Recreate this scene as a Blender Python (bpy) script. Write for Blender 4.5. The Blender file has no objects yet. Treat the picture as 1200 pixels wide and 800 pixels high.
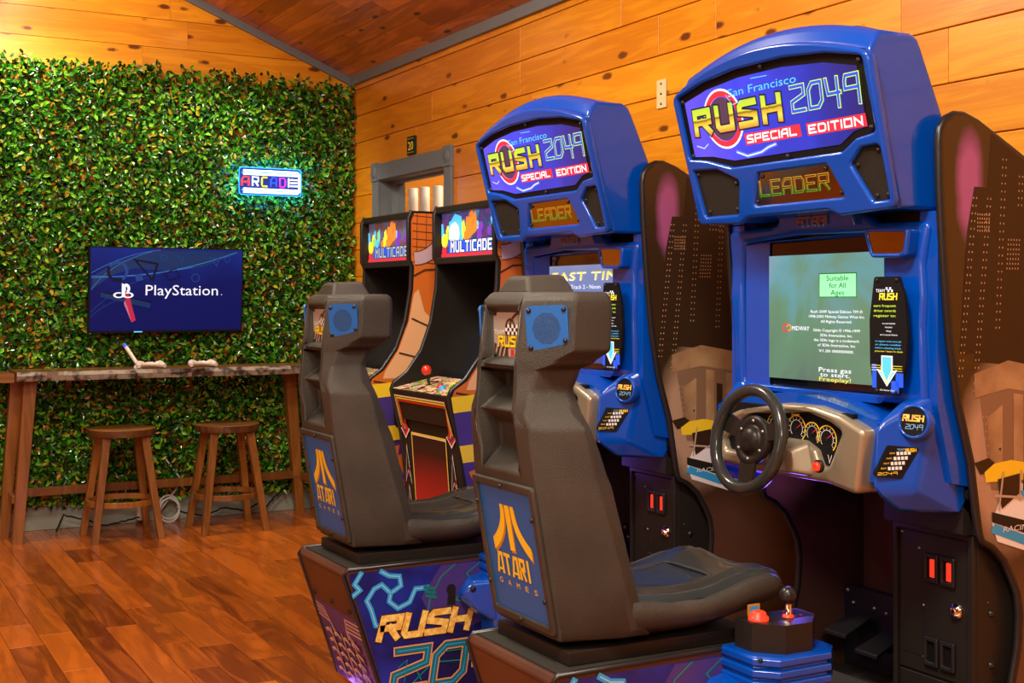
import bpy, bmesh, math, random
from mathutils import Vector, Matrix
R = math.radians
C = bpy.context.scene.collection
sc = bpy.context.scene

# ------------------------------------------------------------------ camera, light, exposure
cd = bpy.data.cameras.new('camera'); cam = bpy.data.objects.new('camera', cd); C.objects.link(cam)
cam.location = (0, 0, 1.35); cam.rotation_euler = (R(90), 0, R(-28.68))
cd.sensor_width = 36; cd.lens = 44.7; cd.shift_y = -0.04; cd.clip_start = 0.05; cd.clip_end = 100
sc.camera = cam
w = bpy.data.worlds.new('world'); sc.world = w; w.use_nodes = True
w.node_tree.nodes['Background'].inputs[0].default_value = (0.9, 0.75, 0.6, 1)
w.node_tree.nodes['Background'].inputs[1].default_value = 0.15
sc.view_settings.view_transform = 'Standard'; sc.view_settings.look = 'None'
sc.view_settings.exposure = 0.22; sc.view_settings.gamma = 1; sc.view_settings.use_curve_mapping = False

def area(loc, rot, size, power, col, sy=None):
    l = bpy.data.lights.new('area_light', 'AREA'); l.energy = power; l.color = col; l.size = size
    if sy: l.shape = 'RECTANGLE'; l.size_y = sy
    o = bpy.data.objects.new('area_light', l); C.objects.link(o); o.location = loc; o.rotation_euler = rot
    return o
def spot(loc, target, power, col, ang=70, blend=0.5, rad=0.05):
    l = bpy.data.lights.new('spot_light', 'SPOT'); l.energy = power; l.color = col; l.spot_size = R(ang)
    l.spot_blend = blend; l.shadow_soft_size = rad
    o = bpy.data.objects.new('spot_light', l); C.objects.link(o); o.location = loc
    o.rotation_euler = (Vector(target) - Vector(loc)).to_track_quat('-Z', 'Y').to_euler()
    return o
WARM = (1.0, 0.87, 0.70)
area((0.6, 1.4, 3.4), (0, R(-12), 0), 0.7, 110, WARM)
area((1.0, 4.4, 3.3), (0, R(-12), 0), 0.6, 66, WARM)
area((-1.6, 3.0, 3.3), (0, R(12), 0), 0.8, 70, WARM)
area((-0.6, -1.6, 3.3), (R(25), 0, 0), 1.2, 95, WARM)
area((-2.6, 0.6, 1.9), (0, R(-80), R(10)), 1.5, 22, WARM)
spot((0.95, 7.0, 3.45), (1.6, 7.9, 2.35), 60, (1.0, 0.86, 0.66), 84, 0.35)
spot((2.1, 7.15, 2.85), (2.2, 7.8, 1.5), 34, (1.0, 0.88, 0.70), 110, 0.6)
spot((0.95, 7.1, 3.2), (1.1, 7.8, 1.6), 62, (1.0, 0.88, 0.70), 105, 0.6)
for yy in (2.62, 3.88):       # blue LED glow of the racing cabinets' footwell and underside
    l = bpy.data.lights.new('footwell_light', 'POINT'); l.energy = 0.6; l.color = (0.22, 0.12, 1.0); l.shadow_soft_size = 0.03
    o = bpy.data.objects.new('footwell_light', l); C.objects.link(o); o.location = (2.40, yy+.12, 0.74)
    for dy in (-0.13, 0.0, 0.13):
        l = bpy.data.lights.new('underglow_light', 'POINT'); l.energy = 0.30; l.color = (0.30, 0.14, 1.0); l.shadow_soft_size = 0.02
        o = bpy.data.objects.new('underglow_light', l); C.objects.link(o); o.location = (1.56, yy+dy, 0.055)

# ------------------------------------------------------------------ materials
MATS = {}
def mat(name, col, rough=0.5, metal=0.0, emit=None, es=1.0, coat=0.0, spec=None, bump=None, var=None, trans=0):
    """bump=(scale,strength); var=(scale,col2,lo,hi) noise mix"""
    if name in MATS: return MATS[name]
    m = bpy.data.materials.new(name); m.use_nodes = True; nt = m.node_tree; b = nt.nodes['Principled BSDF']
    b.inputs['Base Color'].default_value = (*col, 1); b.inputs['Roughness'].default_value = rough
    b.inputs['Metallic'].default_value = metal; b.inputs['Coat Weight'].default_value = coat; b.inputs['Coat Roughness'].default_value = 0.06
    if trans: b.inputs['Transmission Weight'].default_value = trans
    if spec is None and max(col) < 0.1 and metal == 0 and not emit: spec = 0.22
    if spec is not None: b.inputs['Specular IOR Level'].default_value = spec
    if emit: b.inputs['Emission Color'].default_value = (*emit, 1); b.inputs['Emission Strength'].default_value = es
    geo = None
    if bump or var: tc = nt.nodes.new('ShaderNodeTexCoord')
    if bump:
        n = nt.nodes.new('ShaderNodeTexNoise'); n.inputs['Scale'].default_value = bump[0]; n.inputs['Detail'].default_value = 3
        nt.links.new(tc.outputs['Object'], n.inputs['Vector'])
        bp = nt.nodes.new('ShaderNodeBump'); bp.inputs['Strength'].default_value = bump[1]; bp.inputs['Distance'].default_value = 0.002
        nt.links.new(n.outputs[0], bp.inputs['Height']); nt.links.new(bp.outputs[0], b.inputs['Normal'])
    if var:
        n = nt.nodes.new('ShaderNodeTexNoise'); n.inputs['Scale'].default_value = var[0]; n.inputs['Detail'].default_value = 5
        nt.links.new(tc.outputs['Object'], n.inputs['Vector'])
        rp = nt.nodes.new('ShaderNodeMapRange'); rp.inputs[1].default_value = var[2]; rp.inputs[2].default_value = var[3]
        nt.links.new(n.outputs[0], rp.inputs[0])
        mx = nt.nodes.new('ShaderNodeMix'); mx.data_type = 'RGBA'
        mx.inputs['A'].default_value = (*col, 1); mx.inputs['B'].default_value = (*var[1], 1)
        nt.links.new(rp.outputs[0], mx.inputs['Factor']); nt.links.new(mx.outputs['Result'], b.inputs['Base Color'])
        if emit: nt.links.new(mx.outputs['Result'], b.inputs['Emission Color'])
    MATS[name] = m; return m

def wood(name, c_light, c_dark, c_knot, axis, rough=0.35, stretch=14, knots=True, coat=0.2, rnd=0.5, fine=60):
    """wood with grain along axis, tint varied per board (Object Info random), world space"""
    m = bpy.data.materials.new(name); m.use_nodes = True; nt = m.node_tree; N = nt.nodes; L = nt.links
    b = N['Principled BSDF']; b.inputs['Roughness'].default_value = rough; b.inputs['Coat Weight'].default_value = coat
    b.inputs['Coat Roughness'].default_value = 0.15
    g = N.new('ShaderNodeNewGeometry'); oi = N.new('ShaderNodeObjectInfo')
    off = N.new('ShaderNodeVectorMath'); off.operation = 'SCALE'; off.inputs['Scale'].default_value = 37.0
    comb = N.new('ShaderNodeCombineXYZ')
    for i in range(3): L.new(oi.outputs['Random'], comb.inputs[i])
    L.new(comb.outputs[0], off.inputs[0])
    add = N.new('ShaderNodeVectorMath'); add.operation = 'ADD'; L.new(g.outputs['Position'], add.inputs[0]); L.new(off.outputs[0], add.inputs[1])
    mp = N.new('ShaderNodeMapping'); s = [stretch] * 3; s['XYZ'.index(axis)] = 1.3; mp.inputs['Scale'].default_value = s
    L.new(add.outputs[0], mp.inputs['Vector'])
    n1 = N.new('ShaderNodeTexNoise'); n1.inputs['Scale'].default_value = 1.0; n1.inputs['Detail'].default_value = 4; n1.inputs['Distortion'].default_value = 1.4
    L.new(mp.outputs[0], n1.inputs['Vector'])
    wv = N.new('ShaderNodeMath'); wv.operation = 'MULTIPLY'; wv.inputs[1].default_value = 14.0; L.new(n1.outputs[0], wv.inputs[0])
    sn = N.new('ShaderNodeMath'); sn.operation = 'SINE'; L.new(wv.outputs[0], sn.inputs[0])
    mr = N.new('ShaderNodeMapRange'); mr.inputs[1].default_value = -1; mr.inputs[2].default_value = 1; L.new(sn.outputs[0], mr.inputs[0])
    mp2 = N.new('ShaderNodeMapping'); s2 = [fine * 2] * 3; s2['XYZ'.index(axis)] = 3; mp2.inputs['Scale'].default_value = s2
    L.new(add.outputs[0], mp2.inputs['Vector'])
    n2 = N.new('ShaderNodeTexNoise'); n2.inputs['Scale'].default_value = 1; n2.inputs['Detail'].default_value = 3; L.new(mp2.outputs[0], n2.inputs['Vector'])
    a1 = N.new('ShaderNodeMath'); a1.operation = 'MULTIPLY_ADD'; a1.inputs[1].default_value = 0.42; L.new(mr.outputs[0], a1.inputs[0])
    a2 = N.new('ShaderNodeMath'); a2.operation = 'MULTIPLY'; a2.inputs[1].default_value = 0.35; L.new(n2.outputs[0], a2.inputs[0])
    L.new(a2.outputs[0], a1.inputs[2])
    rr = N.new('ShaderNodeMath'); rr.operation = 'MULTIPLY_ADD'; rr.inputs[1].default_value = rnd; rr.inputs[2].default_value = -rnd * 0.5
    L.new(oi.outputs['Random'], rr.inputs[0])
    a3 = N.new('ShaderNodeMath'); a3.operation = 'ADD'; a3.use_clamp = True; L.new(a1.outputs[0], a3.inputs[0]); L.new(rr.outputs[0], a3.inputs[1])
    mx = N.new('ShaderNodeMix'); mx.data_type = 'RGBA'; mx.inputs['A'].default_value = (*c_light, 1); mx.inputs['B'].default_value = (*c_dark, 1)
    L.new(a3.outputs[0], mx.inputs['Factor']); res = mx.outputs['Result']
    if knots:
        mp3 = N.new('ShaderNodeMapping'); s3 = [9.0] * 3; s3['XYZ'.index(axis)] = 3.6; mp3.inputs['Scale'].default_value = s3
        L.new(add.outputs[0], mp3.inputs['Vector'])
        vo = N.new('ShaderNodeTexVoronoi'); vo.inputs['Scale'].default_value = 1.0; L.new(mp3.outputs[0], vo.inputs['Vector'])
        n3 = N.new('ShaderNodeTexNoise'); n3.inputs['Scale'].default_value = 30; L.new(g.outputs['Position'], n3.inputs['Vector'])
        ad = N.new('ShaderNodeMath'); ad.operation = 'MULTIPLY_ADD'; ad.inputs[1].default_value = 0.10; L.new(n3.outputs[0], ad.inputs[0]); L.new(vo.outputs['Distance'], ad.inputs[2])
        kr = N.new('ShaderNodeMapRange'); kr.inputs[1].default_value = 0.15; kr.inputs[2].default_value = 0.22; kr.inputs[3].default_value = 1; kr.inputs[4].default_value = 0
        L.new(ad.outputs[0], kr.inputs[0])
        mk = N.new('ShaderNodeMix'); mk.data_type = 'RGBA'; mk.inputs['B'].default_value = (*c_knot, 1)
        L.new(kr.outputs[0], mk.inputs['Factor']); L.new(res, mk.inputs['A']); res = mk.outputs['Result']
    L.new(res, b.inputs['Base Color'])
    bp = N.new('ShaderNodeBump'); bp.inputs['Strength'].default_value = 0.15; bp.inputs['Distance'].default_value = 0.002
    L.new(n2.outputs[0], bp.inputs['Height']); L.new(bp.outputs[0], b.inputs['Normal'])
    MATS[name] = m; return m

M = {}
M['pineY'] = wood('pine_wall_y', (0.90, 0.38, 0.016), (0.58, 0.17, 0.004), (0.16, 0.035, 0.006), 'Y')
M['pineX'] = wood('pine_wall_x', (0.90, 0.38, 0.016), (0.58, 0.17, 0.004), (0.16, 0.035, 0.006), 'X')
M['ceil'] = wood('cedar_ceiling', (0.85, 0.32, 0.05), (0.30, 0.075, 0.012), (0.05, 0.012, 0.004), 'Y', rnd=0.9)
M['floor'] = wood('maple_floor', (0.58, 0.145, 0.014), (0.13, 0.022, 0.004), (0.03, 0.008, 0.003), 'Y', rough=0.22, stretch=9, coat=0.25, rnd=0.75, knots=False)
M['table'] = wood('table_wood', (0.32, 0.13, 0.03), (0.10, 0.035, 0.01), (0.03, 0.01, 0.004), 'X', knots=False, fine=30)
M['leg'] = wood('stool_wood', (0.33, 0.125, 0.022), (0.12, 0.04, 0.008), (0.05, 0.01, 0.004), 'Z', knots=False, fine=30)
M['stooledge'] = wood('stool_edge', (0.16, 0.07, 0.025), (0.05, 0.02, 0.008), (0.03, 0.01, 0.004), 'Z', knots=False, fine=30)
M['groove'] = mat('groove_dark', (0.13, 0.045, 0.01), 0.8)
M['grey'] = mat('grey_paint', (0.17, 0.21, 0.24), 0.45)
M['bark'] = mat('bark_edge', (0.30, 0.25, 0.2), 0.6, var=(18, (0.04, 0.025, 0.02), 0.45, 0.6), bump=(40, 1.0))
M['blue'] = mat('blue_gelcoat', (0.0, 0.065, 0.47), 0.22, coat=0.6, spec=0.3)
M['bluepanel'] = mat('blue_panel', (0.003, 0.11, 0.42), 0.4, bump=(300, 0.2))
M['plastic'] = mat('black_textured_plastic', (0.034, 0.032, 0.026), 0.40, bump=(420, 1.2), var=(7, (0.052, 0.047, 0.038), 0.4, 0.7), spec=0.38)
M['vinyl'] = mat('black_vinyl', (0.026, 0.029, 0.028), 0.28, coat=0.5, bump=(160, 0.25))
M['black'] = mat('black_laminate', (0.018, 0.015, 0.013), 0.35)
M['deepblack'] = mat('deep_black', (0.004, 0.004, 0.005), 0.6)
M['carpet'] = mat('charcoal_carpet', (0.03, 0.028, 0.024), 0.95, bump=(300, 2.0))
M['brownlam'] = mat('brown_laminate', (0.085, 0.036, 0.022), 0.33, var=(3, (0.06, 0.025, 0.02), 0.35, 0.7))
M['silver'] = mat('champagne_silver_paint', (0.36, 0.32, 0.23), 0.32, metal=0.55)
M['chrome'] = mat('polished_chrome', (0.8, 0.78, 0.75), 0.08, metal=1.0)
M['steel'] = mat('dull_steel', (0.35, 0.33, 0.30), 0.35, metal=0.9)
M['mirror'] = mat('bronze_mirror', (0.42, 0.40, 0.36), 0.06, metal=1.0)
M['bronze'] = mat('bronze_print', (0.16, 0.09, 0.05), 0.3)
M['grille'] = mat('speaker_cloth', (0.022, 0.018, 0.013), 0.9, bump=(500, 1.5))
M['bluegrille'] = mat('blue_perforated', (0.01, 0.08, 0.28), 0.6, bump=(600, 2.0))
M['red'] = mat('red_plastic', (0.75, 0.03, 0.01), 0.3, coat=0.5)
M['redlit'] = mat('red_lit', (0.6, 0.02, 0.01), 0.4, emit=(1, 0.04, 0.01), es=0.9)
M['yellow'] = mat('yellow_print', (0.85, 0.60, 0.02), 0.5)
M['ochre'] = mat('ochre_print', (0.55, 0.25, 0.03), 0.5)
M['gold'] = mat('gold_print', (0.80, 0.42, 0.06), 0.45, var=(60, (0.95, 0.72, 0.2), 0.4, 0.6))
M['white'] = mat('white_print', (0.8, 0.8, 0.8), 0.5)
M['cream'] = mat('cream_plastic', (0.80, 0.66, 0.36), 0.5)
M['tan'] = mat('tan_print', (0.48, 0.36, 0.26), 0.5)
M['brownp'] = mat('brown_print', (0.07, 0.03, 0.015), 0.5)
M['cyanp'] = mat('cyan_print', (0.03, 0.35, 0.75), 0.4)
M['cyanl'] = mat('light_blue_print', (0.25, 0.6, 0.9), 0.4)
M['tealp'] = mat('teal_print', (0.01, 0.16, 0.20), 0.4)
M['greenp'] = mat('green_print', (0.03, 0.30, 0.06), 0.4)
M['purple'] = mat('purple_print', (0.06, 0.035, 0.22), 0.4)
M['redp'] = mat('red_print', (0.6, 0.02, 0.015), 0.4)
M['orange'] = mat('orange_print', (0.62, 0.15, 0.02), 0.4)
M['orangel'] = mat('light_orange_print', (0.78, 0.33, 0.11), 0.4)
M['mauve'] = mat('mauve_print', (0.52, 0.38, 0.46), 0.4)
M['taupe'] = mat('taupe_print', (0.36, 0.33, 0.29), 0.4)
M['skinp'] = mat('peach_print', (0.80, 0.44, 0.22), 0.4)
def E_(name, col, s=1.0): return mat(name, (col[0]*.3, col[1]*.3, col[2]*.3), 0.4, emit=col, es=s)
M['eyel'] = E_('lit_yellow', (0.95, 0.75, 0.04), 1.0); M['egold'] = E_('lit_gold', (0.85, 0.45, 0.06), .9)
M['ewhite'] = E_('lit_white', (0.9, 0.92, 1.0), 1.0); M['ered'] = E_('lit_red', (0.75, 0.03, 0.05), .9)
M['egreen'] = E_('lit_green', (0.25, 0.75, 0.10), .9); M['ecyan'] = E_('lit_cyan', (0.1, 0.55, 0.95), 1.0)
M['eblue'] = E_('lit_blue', (0.02, 0.10, 0.75), .9); M['edark'] = E_('lit_dark', (0.02, 0.015, 0.05), .5)
M['elime'] = E_('lit_lime', (0.6, 0.85, 0.05), 1.0); M['eorange'] = E_('lit_orange', (0.9, 0.25, 0.03), .9)
M['emint'] = E_('lit_mint', (0.30, 0.95, 0.42), 1.0); M['epurple'] = E_('lit_purple', (0.22, 0.04, 0.5), .9)
M['egrey'] = E_('lit_grey', (0.45, 0.50, 0.52), .8)
M['neon'] = mat('neon_white', (1, 1, 1), 0.4, emit=(0.70, 0.90, 1.0), es=1.15)
M['neonblue'] = mat('neon_blue', (0, 0.2, 1), 0.4, emit=(0.02, 0.30, 1.0), es=2.0)
M['nred'] = mat('neon_red', (1, 0, 0), 0.4, emit=(1.0, 0.06, 0.04), es=1.3)
M['nyel'] = mat('neon_yellow', (1, 1, 0), 0.4, emit=(0.50, 0.50, 0.03), es=0.9)
M['npur'] = mat('neon_purple', (1, 0, 1), 0.4, emit=(0.26, 0.04, 0.55), es=1.0)
M['nblu'] = mat('neon_deepblue', (0, 0, 1), 0.4, emit=(0.04, 0.12, 0.8), es=1.0)
M['wplast'] = mat('white_plastic', (0.75, 0.66, 0.6), 0.35, coat=0.3)
M['wcable'] = mat('white_cable', (0.55, 0.52, 0.50), 0.5)
M['base'] = mat('sage_baseboard', (0.28, 0.30, 0.25), 0.5)
M['frost'] = mat('frosted_sleeve', (0.80, 0.70, 0.56), 0.4, emit=(0.8, 0.68, 0.5), es=0.15)

def noise_emit(name, ramp, scale, es, axis=None, glow=None, rough=0.12, spec=0.5):
    """backlit print / screen: colours from a noise through a ramp"""
    m = bpy.data.materials.new(name); m.use_nodes = True; nt = m.node_tree; N = nt.nodes; L = nt.links
    b = N['Principled BSDF']; b.inputs['Roughness'].default_value = rough; b.inputs['Base Color'].default_value = (0.01, 0.01, 0.015, 1); b.inputs['Specular IOR Level'].default_value = spec
    tc = N.new('ShaderNodeTexCoord'); n = N.new('ShaderNodeTexNoise'); n.inputs['Scale'].default_value = scale; n.inputs['Detail'].default_value = 3; n.inputs['Distortion'].default_value = 0.8
    L.new(tc.outputs['Object'], n.inputs['Vector'])
    fac = n.outputs[0]
    if axis:
        sp = N.new('ShaderNodeSeparateXYZ'); L.new(tc.outputs['Object'], sp.inputs[0])
        mr = N.new('ShaderNodeMapRange'); mr.inputs[1].default_value = axis[1]; mr.inputs[2].default_value = axis[2]; L.new(sp.outputs['XYZ'.index(axis[0])], mr.inputs[0])
        ma = N.new('ShaderNodeMath'); ma.operation = 'MULTIPLY_ADD'; ma.inputs[1].default_value = axis[3]; L.new(n.outputs[0], ma.inputs[0]); L.new(mr.outputs[0], ma.inputs[2])
        ms = N.new('ShaderNodeMath'); ms.operation = 'SUBTRACT'; ms.inputs[1].default_value = axis[3] * 0.5; L.new(ma.outputs[0], ms.inputs[0]); fac = ms.outputs[0]
    cr = N.new('ShaderNodeValToRGB'); e = cr.color_ramp.elements
    e[0].position = ramp[0][0]; e[0].color = (*ramp[0][1], 1); e[1].position = ramp[-1][0]; e[1].color = (*ramp[-1][1], 1)
    for p, c in ramp[1:-1]: k = e.new(p); k.color = (*c, 1)
    L.new(fac, cr.inputs[0])
    if es > 0: L.new(cr.outputs[0], b.inputs['Emission Color']); b.inputs['Emission Strength'].default_value = es
    else: L.new(cr.outputs[0], b.inputs['Base Color']); b.inputs['Roughness'].default_value = 0.4
    MATS[name] = m; return m
M['marq'] = noise_emit('marquee_blue', [(0.0, (0.13, 0.09, 0.85)), (0.35, (0.04, 0.06, 0.80)), (0.65, (0.015, 0.035, 0.45)), (1.0, (0.02, 0.01, 0.08))], 5, 1.0, ('Y', 0.34, -0.40, 0.5))
M['crt'] = noise_emit('crt_picture', [(0.2, (0.11, 0.17, 0.12)), (0.45, (0.13, 0.25, 0.14)), (0.6, (0.12, 0.32, 0.36)), (0.8, (0.26, 0.34, 0.45))], 3.0, 1.0, ('Z', 0.9, 1.8, 0.9))
M['crt2'] = noise_emit('crt_picture_blue', [(0.2, (0.03, 0.08, 0.35)), (0.5, (0.12, 0.22, 0.55)), (0.8, (0.30, 0.35, 0.55))], 3.0, 0.8, ('Z', 1.1, 1.6, 0.5))
M['tvp'] = noise_emit('tv_picture', [(0.0, (0.0, 0.002, 0.06)), (0.5, (0.0, 0.003, 0.085)), (0.75, (0.002, 0.018, 0.19)), (1.0, (0.01, 0.08, 0.4))], 1.6, 0.95, ('Z', -0.6, 0.6, 0.4), rough=.3, spec=.12)
M['marqc'] = noise_emit('marquee_colours', [(0.2, (0.10, 0.02, 0.02)), (0.4, (0.16, 0.04, 0.20)), (0.55, (0.03, 0.05, 0.16)), (0.8, (0.12, 0.28, 0.5))], 14, 0.9)
M['sidebase'] = noise_emit('side_art_blue', [(0.3, (0.008, 0.006, 0.05)), (0.48, (0.01, 0.012, 0.16)), (0.62, (0.012, 0.03, 0.36)), (0.8, (0.03, 0.03, 0.20))], 3.2, 0)
M['redglow'] = noise_emit('door_red_print', [(0.0, (0.60, 0.02, 0.02)), (0.35, (0.45, 0.015, 0.015)), (0.8, (0.03, 0.006, 0.006)), (1.0, (0.015, 0.008, 0.008))], 4, 0, ('Z', 0.34, 0.84, 0.15))
M['ctrl'] = noise_emit('control_panel_print', [(0.36, (0.02, 0.02, 0.02)), (0.40, (0.6, 0.05, 0.02)), (0.47, (0.75, 0.65, 0.6)), (0.53, (0.6, 0.45, 0.03)), (0.58, (0.03, 0.02, 0.02)), (0.64, (0.05, 0.35, 0.06))], 26, 0)
M['rushgrad'] = noise_emit('rush_gradient', [(0.0, (0.75, 0.32, 0.03)), (0.25, (0.95, 0.80, 0.10)), (0.48, (0.85, 0.50, 0.03)), (0.55, (0.25, 0.10, 0.01)), (0.62, (0.80, 0.85, 0.05)), (1.0, (0.55, 0.80, 0.05))], 30, 0.95, ('Z', 1.818, 1.892, 0.10))
M['leadgrad'] = noise_emit('leader_gradient', [(0.0, (0.10, 0.45, 0.03)), (0.35, (0.55, 0.42, 0.02)), (0.6, (0.75, 0.22, 0.01)), (1.0, (0.85, 0.50, 0.02))], 20, 0.8, ('Z', 1.635, 1.68, 0.05))
M['crtglass'] = mat('dark_screen_glass', (0.003, 0.004, 0.008), 0.07, coat=1.0)
M['gunmetal'] = mat('black_metal', (0.02, 0.02, 0.022), 0.3, metal=0.3)
M['pedalplate'] = mat('pedal_plate', (0.02, 0.02, 0.035), 0.35, metal=0.4)

def side_mat():
    """outer print of the racing cabinet: dark brown with pink sky blotches high up"""
    m = bpy.data.materials.new('cityscape_print'); m.use_nodes = True; nt = m.node_tree; N = nt.nodes; L = nt.links
    b = N['Principled BSDF']; b.inputs['Roughness'].default_value = 0.3
    tc = N.new('ShaderNodeTexCoord'); sp = N.new('ShaderNodeSeparateXYZ'); L.new(tc.outputs['Object'], sp.inputs[0])
    n = N.new('ShaderNodeTexNoise'); n.inputs['Scale'].default_value = 4; n.inputs['Detail'].default_value = 5; L.new(tc.outputs['Object'], n.inputs['Vector'])
    def blob(cx, cz, rx, rz):
        a = N.new('ShaderNodeMath'); a.operation = 'MULTIPLY_ADD'; a.inputs[1].default_value = 1/rx; a.inputs[2].default_value = -cx/rx; L.new(sp.outputs[0], a.inputs[0])
        c = N.new('ShaderNodeMath'); c.operation = 'MULTIPLY_ADD'; c.inputs[1].default_value = 1/rz; c.inputs[2].default_value = -cz/rz; L.new(sp.outputs[2], c.inputs[0])
        cb = N.new('ShaderNodeCombineXYZ'); L.new(a.outputs[0], cb.inputs[0]); L.new(c.outputs[0], cb.inputs[1])
        ln = N.new('ShaderNodeVectorMath'); ln.operation = 'LENGTH'; L.new(cb.outputs[0], ln.inputs[0])
        s = N.new('ShaderNodeMath'); s.operation = 'MULTIPLY_ADD'; s.inputs[1].default_value = 1.2; L.new(n.outputs[0], s.inputs[0]); L.new(ln.outputs['Value'], s.inputs[2])
        r = N.new('ShaderNodeMapRange'); r.inputs[1].default_value = 1.75; r.inputs[2].default_value = 1.25; L.new(s.outputs[0], r.inputs[0]); return r.outputs[0]
    prev = None
    base = (0.036, 0.019, 0.009)
    for (cx, cz, rx, rz, col) in ((0.285, 1.64, 0.055, 0.13, (0.33, 0.085, 0.26)), (0.40, 0.98, 0.14, 0.26, (0.42, 0.27, 0.18)), (0.50, 0.45, 0.3, 0.25, (0.10, 0.045, 0.03))):
        mx = N.new('ShaderNodeMix'); mx.data_type = 'RGBA'; mx.inputs['B'].default_value = (*col, 1)
        if prev: L.new(prev, mx.inputs['A'])
        else: mx.inputs['A'].default_value = (*base, 1)
        L.new(blob(cx, cz, rx, rz), mx.inputs['Factor']); prev = mx.outputs['Result']
    L.new(prev, b.inputs['Base Color']); return m
M['city'] = side_mat()
M['citydark'] = mat('city_tower_print', (0.035, 0.018, 0.010), 0.35)
M['citydot'] = mat('city_window_print', (0.45, 0.30, 0.17), 0.5)
M['citybeige'] = mat('city_beige_print', (0.42, 0.27, 0.14), 0.4, var=(9, (0.26, 0.15, 0.08), 0.4, 0.65))
M['citybeige2'] = mat('city_beige_shade_print', (0.22, 0.13, 0.08), 0.4)
M['citypink'] = mat('city_pink_print', (0.42, 0.16, 0.30), 0.4)

def leafmat():
    m = bpy.data.materials.new('leaf_green'); m.use_nodes = True; nt = m.node_tree; N = nt.nodes; L = nt.links
    b = N['Principled BSDF']; b.inputs['Roughness'].default_value = 0.26; b.inputs['Coat Weight'].default_value = 0.4
    at = N.new('ShaderNodeAttribute'); at.attribute_name = 'tint'
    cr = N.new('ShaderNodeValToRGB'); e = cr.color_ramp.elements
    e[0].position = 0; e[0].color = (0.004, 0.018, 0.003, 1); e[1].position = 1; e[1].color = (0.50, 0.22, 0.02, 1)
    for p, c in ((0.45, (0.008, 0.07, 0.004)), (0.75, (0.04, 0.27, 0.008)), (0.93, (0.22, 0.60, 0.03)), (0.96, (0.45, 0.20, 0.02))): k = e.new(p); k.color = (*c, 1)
    L.new(at.outputs['Fac'], cr.inputs[0]); L.new(cr.outputs[0], b.inputs['Base Color'])
    return m
M['leaf'] = leafmat()

# ------------------------------------------------------------------ helpers
ORG = Vector((0, 0, 0))
def V(*a): return Vector(a)
def fr(o, u, v): return (Vector(o), Vector(u).normalized(), Vector(v).normalized())
def at(f, s, t, n=0): return f[0] + f[1]*s + f[2]*t + f[1].cross(f[2])*n
def tag(o, label=None, cat=None, group=None, kind=None):
    if label: o['label'] = label
    if cat: o['category'] = cat
    if group: o['group'] = group
    if kind: o['kind'] = kind
    return o
def thing(name, loc, label, cat, group=None, rz=0):
    o = bpy.data.objects.new(name, None); C.objects.link(o); o.location = loc; o.rotation_euler = (0, 0, rz); o.empty_display_size = 0.1
    return tag(o, label, cat, group)
def copy_tree(o, parent=None):
    c = o.copy(); C.objects.link(c); c.parent = parent
    for ch in list(o.children): copy_tree(ch, c)
    return c
def rounded(pts, r, seg=4):
    out = []; n = len(pts); rs = r if isinstance(r, (list, tuple)) else [r]*n
    for i in range(n):
        p = Vector(pts[i]).to_2d(); a = Vector(pts[i-1]).to_2d() - p; b = Vector(pts[(i+1) % n]).to_2d() - p
        if rs[i] <= 0: out.append(tuple(p)); continue
        la, lb = a.length, b.length; a.normalize(); b.normalize()
        ang = a.angle(b) if la > 1e-6 and lb > 1e-6 else math.pi
        d = min(rs[i]/max(math.tan(ang/2), 0.05), la*0.45, lb*0.45)
        p0 = p + a*d; p1 = p + b*d
        for k in range(seg+1):
            t = k/seg; out.append(tuple(p0*(1-t)**2 + p*2*t*(1-t) + p1*t*t))
    return out
FONT = {}
def text_geo(s):
    if s in FONT: return FONT[s]
    c = bpy.data.curves.new('t', 'FONT'); c.body = s; c.resolution_u = 2; c.size = 1
    o = bpy.data.objects.new('t', c); C.objects.link(o)
    dg = bpy.context.evaluated_depsgraph_get(); me = bpy.data.meshes.new_from_object(o.evaluated_get(dg))
    vs = [tuple(v.co) for v in me.vertices]; fs = [tuple(p.vertices) for p in me.polygons]
    bpy.data.objects.remove(o); bpy.data.curves.remove(c); bpy.data.meshes.remove(me)
    xs = [v[0] for v in vs] or [0]; ys = [v[1] for v in vs] or [0]
    FONT[s] = (vs, fs, min(xs), max(xs), min(ys), max(ys)); return FONT[s]
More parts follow.
